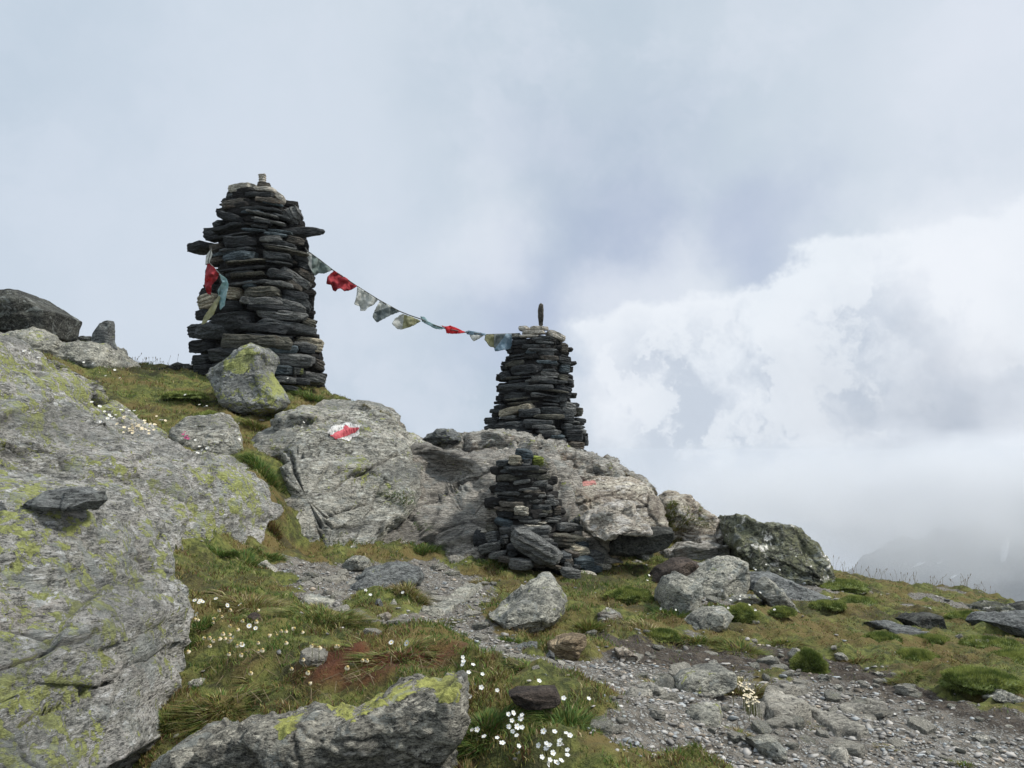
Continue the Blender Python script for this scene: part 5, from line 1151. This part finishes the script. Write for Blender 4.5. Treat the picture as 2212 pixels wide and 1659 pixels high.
for a in [
 (672,868,70,50,'round dark green grass tussock at the right foot of the tall cairn',1400,G),
 (630,905,80,45,'tangled grass and moss below the tilted boulder',1200,OL),
 (618,842,50,40,'mossy clump between the tilted boulder and the tall cairn',900,OL),
 (740,890,60,16,'low brownish moss edge on the skyline above the trail mark',900,ST),
 (555,930,50,60,'dark mossy hanging turf in the gully under the tilted boulder',1100,OL),
 (565,1025,75,50,'bright green grass patch in the gully left of the marked outcrop',1500,G),
 (590,1160,26,50,'rusty brown moss hanging in the crack between the outcrops',700,BR),
 (575,1205,70,22,'green grass at the near corner of the marked outcrop',1100,G),
 (480,1215,60,40,'green tuft against the foot of the left outcrop',1100,G),
 (530,1222,70,30,'grass clump beside the path bend',1000,G),
 (915,1200,60,30,'dark leafy clump at the foot of the sloping slab',1100,G),
 (1060,1225,90,18,'strip of green grass at the left foot of the small cairn',1300,G),
 (1050,1258,60,16,'straw coloured grass patch in front of the small cairn',700,ST),
 (880,1300,75,40,'straw grass clump behind the two upright shards',1300,ST),
 (825,1275,90,22,'mossy rim of grass along the dark veined boulder',1100,ST),
 (1270,1372,60,50,'shaggy olive turf hanging beside the pyramid-shaped boulder',1500,MO),
 (1450,1340,100,30,'green grass at the foot of the left twin boulder',1500,G),
 (1600,1500,100,50,'dry grass hanging from the hummock on the path',1900,ST),
 (1225,1565,110,50,'thick deep green grass around the brick-shaped stone',3200,G),
 (1150,1455,110,22,'arched green grass rim above the brick-shaped stone',1900,OL),
 (1050,1600,140,50,'leafy green turf under the white flowers',2600,G),
 (1540,1290,50,20,'fresh green grass between the twin boulders',700,G),
 (1380,1215,90,14,'low green grass under the dark slab boulder',900,G),
 (1420,1480,60,22,'short grass at the left of the hummock on the path',700,ST),
 (1595,1590,50,22,'dry tuft between the flat slab and the jagged stone',700,ST),
 (1735,1570,60,14,'thin straw tuft on the stepped slabs',400,ST),
 (1910,1620,44,18,'single straw tuft in the gravel at the lower right',400,ST),
 (2080,1655,44,26,'small green tuft at the bottom edge of the path',400,OL),
 (1105,1390,50,24,'little green tuft behind the dark wedge stone',500,G),
 (960,1345,60,16,'low green tuft in the gravel beside the long bedrock rib',500,OL),
 (1190,1210,40,14,'small green tuft right of the small cairn foot',300,G),
 (430,1370,150,40,'green meadow clump beside the nearest rock face',2600,G),
 (540,1320,150,30,'brownish grass in the middle of the meadow',2200,ST),
 (700,1350,160,30,'olive grass at the edge of the path',2300,OL),
 (860,1425,180,26,'dark turf lip above the bottom boulder',2300,OL),
 (480,1540,150,30,'shaggy grass fringe along the top of the bottom boulder',2200,OL),
 (360,1600,80,60,'dark green moss filling the gap by the nearest rock face',1900,MO),
 (1130,1440,80,20,'green grass draped behind the white flowers',1000,G),
 (1500,1388,90,26,'dark mossy fringe over the left part of the soil bank',1100,MO),
 (1600,1405,90,26,'dark mossy fringe over the middle of the soil bank',1100,MO),
 (1690,1398,70,20,'mossy fringe of turf left of the round moss ball',900,MO),
 (1850,1425,80,18,'thin brown turf fringe right of the round moss ball',800,BR),
 (1400,1372,80,24,'ragged brown turf above the pale speckled stone',900,ST),
 (1960,1475,70,16,'sparse moss fringe below the long moss cushion',700,MO),
 (620,1480,140,22,'mixed grass on the meadow front',1700,OL),
 ]:
    tuft(a[0], a[1], a[2], a[3], a[4], a[5], a[6])
for a in [
 (1442,1105,30,62,'olive moss hanging down the cleft left of the skyline rock',1200,MO),
 (1480,1108,70,22,'dark moss cap on the fractured skyline rock',1200,MO),
 (1460,1160,44,50,'brown-green moss between the dark slab and the skyline rock',1000,BR),
 (1380,1035,60,14,'orange-brown heath on the ridge skyline',700,BR),
 (1330,1018,80,8,'thin rusty turf line along the ridge',700,BR),
 (870,1068,70,26,'leafy green plants in the ledge of the sloping slab',1100,G),
 (815,886,44,10,'brown moss cap on top of the marked outcrop',600,ST),
 (1165,996,30,20,'green moss behind the top of the small cairn',500,MO),
 (910,955,40,14,'brown moss on the saddle beside the loose slate',400,ST),
 ]:
    tuft(a[0], a[1], a[2], a[3], a[4], a[5], a[6], onrock=True, name='moss_clump', cat='moss clump', flat=.8, up=.8)

# ------------------------------------------------------------------ moss cushions
def cushion(u, v, wpx, hpx, label, seed=0, depth=.9, dens=2600):
    rs = np.random.RandomState(seed + 500); g = ground_at(u, v + hpx * .35); k = g[1] / F; a = wpx * k / 2; c = hpx * k * .50; b = a * depth
    th = np.linspace(0, math.pi * .62, 26); ph = np.linspace(0, 2 * math.pi, 60, endpoint=False)
    T, Pn = np.meshgrid(th, ph, indexing='ij')
    D = np.stack([np.sin(T) * np.cos(Pn), np.sin(T) * np.sin(Pn), np.cos(T)], -1).reshape(-1, 3)
    rr = 1 + .22 * fbm(D + seed, 1.7, 3) + .04 * fbm(D + seed, 7, 3)
    V_ = D * rr[:, None] * [a, b, c] + g
    ix = np.arange(26 * 60).reshape(26, 60); q = np.stack([ix[:-1], ix[1:], np.roll(ix[1:], -1, 1), np.roll(ix[:-1], -1, 1)], -1).reshape(-1, 4)
    # short leaf tips all over
    n_ = dens; i = rs.randint(0, len(V_), n_); dd = D[i] + rs.normal(0, .05, (n_, 3)); dd[:, 2] = np.maximum(dd[:, 2], -.25); dd /= np.linalg.norm(dd, axis=1)[:, None]
    r2 = 1 + .22 * fbm(dd + seed, 1.7, 3) + .04 * fbm(dd + seed, 7, 3); p = dd * r2[:, None] * [a, b, c] + g
    hh = np.full(n_, .010 + .0012 * g[1]) * rs.uniform(.6, 1.2, n_); nrm = dd / [a, b, c]; nrm /= np.linalg.norm(nrm, axis=1)[:, None]
    wv = np.cross(nrm, rs.normal(size=(n_, 3))); wv /= np.linalg.norm(wv, axis=1)[:, None]; wv *= (.0012 + .0003 * g[1])
    tip = p + nrm * hh[:, None] + rs.normal(0, .003, (n_, 3)); B = np.stack([p - wv, p + wv, tip], 1).reshape(-1, 3)
    gg = ss(fbm(p, 14, 3) , -.5, .5)[:, None]; colr = (np.array([[.085, .12, .026]]) * (1 - gg) + np.array([[.25, .28, .075]]) * gg) * rs.uniform(.75, 1.25, (n_, 1))
    Vall = np.vstack([V_, B]); base_c = np.tile([[.115, .145, .038]], (len(V_), 1)); C_ = np.vstack([base_c, np.repeat(colr, 3, 0)])
    faces = [tuple(f) for f in q.tolist()] + [(len(V_) + 3 * j, len(V_) + 3 * j + 1, len(V_) + 3 * j + 2) for j in range(n_)]
    o = place('moss_cushion', Vall, faces, M['blade'], smooth=True, attrs={'tint': C_}); tag(o, label, 'moss cushion')
for i, a in enumerate([
 (1750,1426,64,66,'round ball-shaped green moss cushion on the bare soil',1.0,9000),
 (1978,1421,100,44,'long bright moss cushion right of the round ball',.8,7000),
 (2120,1480,150,44,'wide yellow-green moss mat at the right edge above the grey stone',.8,8000),
 (1358,1292,96,34,'oval green moss cushion right of the pyramid-shaped boulder',.9,6000),
 (1600,1335,70,40,'pale green moss mound behind the wedge-shaped boulder',.8,4500),
 (1905,1382,75,26,'flat yellow-green moss pad above the long moss cushion',.8,3500),
 (1810,1262,110,24,'moss hummock on the right skyline',.9,4500),
 (1690,1332,50,18,'small green moss mound below the leaning rock',.8,2500),
 (2140,1395,120,26,'moss bank below the streaked rock on the right',.8,4500),
 (2190,1430,90,26,'pale moss pad at the right edge',.8,3500),
 (2090,1345,80,22,'moss rise left of the streaked rock',.8,3000),
 (1860,1300,90,18,'low moss swell on the right slope near the skyline',.8,3200),
 (1790,1320,70,14,'thin moss pad below the skyline hummock',.8,2400),
 (2010,1390,70,16,'low moss pad under the dark blocky rock',.8,2400),
 (1430,1375,70,20,'olive moss lump on top of the dark soil bank',.8,2600),
 (400,865,90,22,'yellowish mossy mound left of the tilted boulder',.8,2600),
 (450,900,70,30,'golden moss bank above the layered outcrop',.8,2600),
 ]):
    cushion(a[0], a[1], a[2], a[3], a[4], seed=i, depth=a[5], dens=a[6])

# ------------------------------------------------------------------ flowers
def flower_meshes(kind, rs):
    """stem + head, facing up and a little forwards; unit = metres"""
    if kind == 'daisy': npet, rp, wp, col = 12, .014, .0024, 'petal'
    if kind == 'chickweed': npet, rp, wp, col = 10, .0105, .0026, 'petal'
    if kind == 'withered': npet, rp, wp, col = 11, .0105, .0045, 'cream'
    if kind == 'tiny': npet, rp, wp, col = 5, .006, .004, 'petal'
    if kind == 'pinkf': npet, rp, wp, col = 7, .009, .005, 'pink'
    if kind == 'creamf': npet, rp, wp, col = 6, .007, .0045, 'cream'
    V_, Fc = [], []
    for i in range(npet):
        a = 2 * math.pi * i / npet + rs.uniform(-.12, .12)
        if kind == 'chickweed': a = 2 * math.pi * (i // 2) / 5 + (.23 if i % 2 else -.23)
        dz = (.10, -.35, -.9)[0 if kind != 'withered' else 2]
        c, s = math.cos(a), math.sin(a); q = len(V_)
        for (r, w_, z) in ((.12, .35, 0), (.6, 1, dz * .35 + .12), (1, .55, dz * .9 + .1)):
            rr = rp * r * (1 if kind != 'withered' else .75)
            V_ += [(c * rr - s * w_ * wp, s * rr + c * w_ * wp, z * rp), (c * rr + s * w_ * wp, s * rr - c * w_ * wp, z * rp)]
        Fc += [(q, q + 1, q + 3, q + 2), (q + 2, q + 3, q + 5, q + 4)]
    pet = mesh_from('petals', V_, Fc, M[col])
    V_, Fc = [], []; er = {'daisy': .0052, 'withered': .006, 'chickweed': .002}.get(kind, .0018)
    V_ = [(0, 0, er * .7)] + [(math.cos(i * 1.0472) * er, math.sin(i * 1.0472) * er, er * .25) for i in range(6)] + [(0, 0, -er * .3)]
    Fc = [(0, 1 + i, 1 + (i + 1) % 6) for i in range(6)] + [(7, 1 + (i + 1) % 6, 1 + i) for i in range(6)]
    eye = mesh_from('disc', V_, Fc, M['dry_eye' if kind == 'withered' else 'eye'])
    L = {'daisy': .055, 'withered': .045, 'chickweed': .045}.get(kind, .03)
    v, f = tube([(0, 0, -L), (.002, .001, -L * .5), (0, 0, 0)], .0009, 4); st = mesh_from('stem', v, f, M['stem'])
    return pet, eye, st, L
FK = {k: [flower_meshes(k, RS) for _ in range(2)] for k in ('daisy', 'chickweed', 'withered', 'tiny', 'pinkf', 'creamf')}
def flower(kind, u, v, label, group, scale=1.0, onrock=False, name='flower', cat='flower'):
    pet, eye, st, L = FK[kind][RS.randint(2)]
    g = hit(u, v + 6) if onrock else ground_at(u, v + 10)
    if g is None: return
    hd = W(u, v, g[1] * .93); hz = max(hd[2], g[2] + .008)
    r = empty(name, (hd[0], hd[1], min(g[2], hz - .005))); r.rotation_euler.z = RS.uniform(0, 6.28)
    tag(r, label, cat, group)
    tx = RS.uniform(.25, 1.0); 
    Rm = Matrix.Rotation(-r.rotation_euler.z, 4, 'Z') @ Matrix.Rotation(tx, 4, 'X') @ Matrix.Rotation(RS.normal(0, .4), 4, 'Y')
    for nm, me in (('petals', pet), ('disc', eye)):
        o = bpy.data.objects.new(nm, me); COL.objects.link(o); o.parent = r
        o.matrix_local = Matrix.Translation((0, 0, hz - r.location.z)) @ Rm @ Matrix.Scale(scale, 4)
    o = bpy.data.objects.new('stem', st); COL.objects.link(o); o.parent = r; o.location = (0, 0, hz - r.location.z); o.scale = (1, 1, max(.15, (hz - g[2] + .01) / L))
# bottom cluster (region coordinates u = 932.6 + .2976 x, v = 1207 + .2976 y)
for x_, y_ in [(225,715),(230,745),(225,768),(300,780),(268,825),(368,838),(360,935),(475,955),(278,1003),(780,905),(823,852),(958,1012),(1140,1015),(557,1130),(592,1120),(655,1135),(582,1175),(645,1160),(560,1220),(620,1220),(655,1225),(588,1255),(330,1240),(293,1243),(380,1290),(475,1300),(512,1338),(617,1283),(632,1360),(812,1253),(892,1255),(775,1355),(832,1340),(855,1355),(930,1320),(975,1265),(1003,1283),(830,1385),(880,1410),(835,1410),(930,1390),(985,1425),(858,1460),(800,1440),(905,1480),(940,1465),(985,1400),(845,1490)]:
    flower('chickweed', 932.6 + .2976 * x_, 1207 + .2976 * y_, 'white five-petalled flower in the green turf at the bottom centre', 'white flowers at the bottom centre', RS.uniform(.5, .72))
# meadow (u = 329 + .3055 x, v = 1152 + .3055 y)
for x_, y_ in [(165,480),(255,447),(300,475),(330,490),(450,463),(530,510),(315,573),(112,600),(620,505),(570,745),(1690,772),(1800,778),(730,672),(685,655),(635,790),(340,475),(355,485)]:
    flower('daisy', 329 + .3055 * x_, 1152 + .3055 * y_, 'open white daisy with yellow centre on the left meadow', 'open daisies on the left meadow', RS.uniform(.55, .8), name='daisy', cat='daisy')
for x_, y_ in [(475,540),(550,540),(490,585),(300,605),(320,610),(250,605),(440,600),(495,625),(430,625),(510,635),(552,652),(245,655),(600,678),(500,705),(545,712),(217,720),(370,740),(405,735),(475,740),(512,740),(550,745),(435,755),(640,615),(735,620),(880,720),(912,688),(945,690),(1005,672),(1060,695),(822,720),(408,790),(638,775),(750,830),(780,820),(632,855),(545,848),(748,770),(945,770),(1130,790),(1180,805),(1298,793),(1315,795),(250,833),(12,897),(1068,888),(695,985),(985,955),(1103,995),(1110,1060),(1485,895),(1520,895),(1380,945),(745,540),(540,760),(600,790)]:
    flower('withered', 329 + .3055 * x_, 1152 + .3055 * y_, 'withered cream daisy head with drooping petals on the left meadow', 'withered daisies on the left meadow', RS.uniform(.7, 1.0), name='withered_daisy', cat='daisy')
# upper turf (u = x*.3472, v = 603.5 + y*.3472)
for x_, y_ in [(655,650),(745,645),(712,610),(580,555),(520,545),(150,480),(185,490),(210,510),(240,520),(570,775),(620,800),(650,830),(680,850),(700,830),(720,850),(670,870),(690,860),(710,870),(805,825),(835,825),(755,820),(625,890),(1150,770),(1240,810),(1285,825),(1470,940),(1490,995),(1215,1000),(1240,1040),(1260,1060),(1230,1080),(1290,1050),(1760,830),(1900,860),(1830,920),(1880,920),(1790,640),(1890,890)]:
    flower('tiny', x_ * .3472, 603.5 + y_ * .3472, 'tiny white flower on the upper turf below the tall cairn', 'tiny white flowers on the upper turf', RS.uniform(1.2, 1.9), onrock=True)
for i in range(46):
    a, b = RS.normal(860, 75), RS.normal(905, 28)
    flower('creamf', a * .3472, 603.5 + b * .3472, 'tiny cream flower along the lower edge of the upper turf', 'cream flowers on the upper turf', RS.uniform(.9, 1.5), onrock=True)
for x_, y_ in [(1150,950),(1165,975),(1140,965),(1170,990),(1155,985)]:
    flower('pinkf', x_ * .3472, 603.5 + y_ * .3472, 'magenta flower in the crevice beside the small layered outcrop', 'magenta flowers in the crevice', RS.uniform(.9, 1.3), onrock=True)
for i in range(70):
    t_ = RS.rand(); flower('creamf', 1590 + 45 * t_ + RS.normal(0, 9), 1465 + 55 * t_ + RS.normal(0, 9), 'small pale saxifrage flower spilling over the right side of the grassy hummock', 'pale flowers on the hummock', RS.uniform(.4, .65))
for (u, v) in [(815,1250),(822,1256),(835,1250),(862,1262),(846,1272),(800,1285),(870,1280),(842,1246),(790,1275)]:
    flower('chickweed', u, v, 'white flower on the grassy rim of the dark veined boulder', 'white flowers by the veined boulder', .85)
for i in range(40):
    u, v = RS.uniform(1380, 1720), RS.uniform(1195, 1330)
    flower('tiny', u, v, 'tiny white flower in the turf around the twin boulders', 'tiny white flowers around the twin boulders', RS.uniform(.9, 1.4), onrock=False)

# dry seed heads on the skylines
Vs, Fs, nb = [], [], 0
def addm(v, f):
    global nb
    Vs.append(np.array(v)); Fs.extend(tuple(q + nb for q in ff) for ff in f); nb += len(v)
def skyl(u):                                      # soil height on the crest seen in direction u
    ys = np.linspace(4.5, 10, 90); xs = (u - CU) / F * ys * 1.0; z = surf(xs, ys); e = (z - CAMZ) / ys; i = int(np.argmax(e)); return np.array([xs[i], ys[i], z[i]])
for u0, u1, m in ((275, 450, 46), (1785, 2090, 85)):
    for i in range(m):
        u = RS.uniform(u0, u1); g = skyl(u); g[1] -= RS.uniform(0, .35); g[2] = float(surf(g[:1], g[1:2])[0])
        H = RS.uniform(.04, .125); lx = RS.normal(0, .3) * H
        pts = [g, g + [lx * .3, 0, H * .6], g + [lx, 0, H]]
        addm(*tube(pts, .0011, 4))
        hd = pts[-1]; k = RS.uniform(.004, .008); addm(*tube([hd - [0, 0, k * .3], hd + [0, 0, k], hd + [lx * .1, 0, k * 2.6]], [k * .35, k * .55, k * .1], 5))
o = place('dry_grass_stems', np.vstack(Vs), Fs, M['root'], smooth=False); tag(o, 'thin dry stems with seed heads standing along the skylines', 'dry grass', kind='stuff')
Vs, Fs, nb = [], [], 0
for i in range(46):                               # dead roots and straw on the turf lip
    u, v = RS.uniform(420, 1000), RS.uniform(1440, 1560); g = ground_at(u, v)
    if g is None: continue
    a = RS.uniform(0, 6.28); L = RS.uniform(.04, .12); d = np.array([math.cos(a), math.sin(a) * .5, 0]) * L
    addm(*tube([g + [0, 0, .005], g + d * .4 + [0, 0, .035], g + d + [0, 0, .012]], [.0011, .001, .0006], 4))
o = place('dead_straw', np.vstack(Vs), Fs, M['root'], smooth=False); tag(o, 'dead straw and fine roots lying over the meadow edge', 'straw', kind='stuff')
# ------------------------------------------------------------------ mountainside across the valley, and the mist in between
mx_ = np.linspace(-200, 1450, 190); my_ = np.linspace(600, 1400, 110); MX, MY = np.meshgrid(mx_, my_)
P3 = np.stack([MX, MY, 0 * MX], -1)
rise = ss(MY, 620, 1050) * ss(MX, 240, 950) ** .8
MZ = -330 + 265 * rise * (.85 + .3 * fbm(P3, .004, 4)) + 22 * fbm(P3, .009, 6, .6)
MZ = np.minimum(MZ, -25)
ix = np.arange(MX.size).reshape(MX.shape); q = np.stack([ix[:-1, :-1], ix[:-1, 1:], ix[1:, 1:], ix[1:, :-1]], -1).reshape(-1, 4)
mm = rock_mat('far_mountain', (.02, .023, .028), (.045, .05, .055), (.07, .075, .08), sc=.008, stretch=1, darkspot=0)
MV = np.stack([MX, MY, MZ], -1).reshape(-1, 3)
me = mesh_from('mountain', MV, q, mm); o = link('mountain', me); tag(o, 'dark mountainside with snow streaks fading into mist', 'mountain', kind='structure')
SNOW = plain('snow', (.8, .82, .85), (.85, .87, .9), 1, .7, .01)
mb = BVHTree.FromPolygons([tuple(v) for v in MV], [tuple(f) for f in q.tolist()])
for outl, lb in (([(2164,1178),(2172,1164),(2176,1172),(2172,1200),(2165,1218),(2161,1216)], 'long narrow snow streak high on the misty mountainside'),
           ([(2022,1220),(2035,1211),(2031,1217)], 'small snow patch on the misty mountainside, upper left'),
           ([(2052,1250),(2060,1243),(2064,1245),(2056,1251)], 'tiny snow patch below the others on the misty mountainside'),
           ([(1970,1226),(1982,1218),(2000,1214),(1985,1223)], 'faint snow smear at the left of the misty mountainside')):
    oo = densify(outl, 20); pts = []
    for u, v in oo:
        h_ = mb.ray_cast(Vector((0, 0, CAMZ)), Vector(ray(u, v)).normalized())
        if h_[0]: pts.append(h_[0] + Vector((0, -5, 2.5)))
    if len(pts) > 12:
        c_ = sum(pts, Vector()) / len(pts); n_ = len(pts)
        V_ = [tuple(p) for p in pts] + [tuple(c_ + Vector((0, -1.5, 1.5)))] + [tuple(p + Vector((0, 10, -4))) for p in pts]
        fc = [(i, (i + 1) % n_, n_) for i in range(n_)] + [(i, n_ + 1 + i, n_ + 1 + (i + 1) % n_, (i + 1) % n_) for i in range(n_)] + [tuple(n_ + 1 + i for i in range(n_))]
        o = place('snow_patch', V_, fc, SNOW); tag(o, lb, 'snow patch')
hz, n = newmat('mist')
vol = n.n('ShaderNodeVolumePrincipled', {'Color': (.74, .775, .83), 'Density': .00045, 'Anisotropy': .0})
n.t.links.new(vol.outputs[0], n.n('ShaderNodeOutputMaterial').inputs['Volume'])
zt = CAMZ + 3.5; zb = float(min(float(GZ.min()), MV[:, 2].min())) - 1; L = 1500
bm = bmesh.new(); bmesh.ops.create_cube(bm, size=1); me = bpy.data.meshes.new('haze')
for v in bm.verts: v.co = (v.co.x * 2 * L, v.co.y * 2 * L, zb + (v.co.z + .5) * (zt - zb))
bm.to_mesh(me); me.materials.append(hz); o = link('haze', me); tag(o, 'thin mist filling the valley', 'mist', kind='stuff')

# cloud bank drifting over the mountain's upper slopes
cm, n = newmat('drifting_cloud')
p = n.n('ShaderNodeTexCoord').outputs['Object']
rr = n.vmath('LENGTH', p, out=1)
nz = n.noise(n.vmath('MULTIPLY', p, (2.6, 1.2, 1.0)), 1.5, 5, .6)
dn = n.math('ADD', n.math('SUBTRACT', 1.0, n.math('POWER', rr, 1.6)), mul2(n, n.math('SUBTRACT', nz, .55), 2.6))
dn = mul2(n, n.math('MAXIMUM', dn, 0.0), n.ramp(rr, 1.0, .72))
vol = n.n('ShaderNodeVolumePrincipled', {'Color': (.97, .98, 1.0), 'Density': mul2(n, dn, .018), 'Anisotropy': .2})
n.t.links.new(vol.outputs[0], n.n('ShaderNodeOutputMaterial').inputs['Volume'])
bm = bmesh.new(); bmesh.ops.create_icosphere(bm, subdivisions=3, radius=1); me = bpy.data.meshes.new('cloud'); bm.to_mesh(me); bm.free(); me.materials.append(cm)
o = link('cloud', me, (455, 720, -48)); o.scale = (410, 150, 90); tag(o, 'grey cloud drifting over the dark mountainside', 'cloud', kind='stuff')
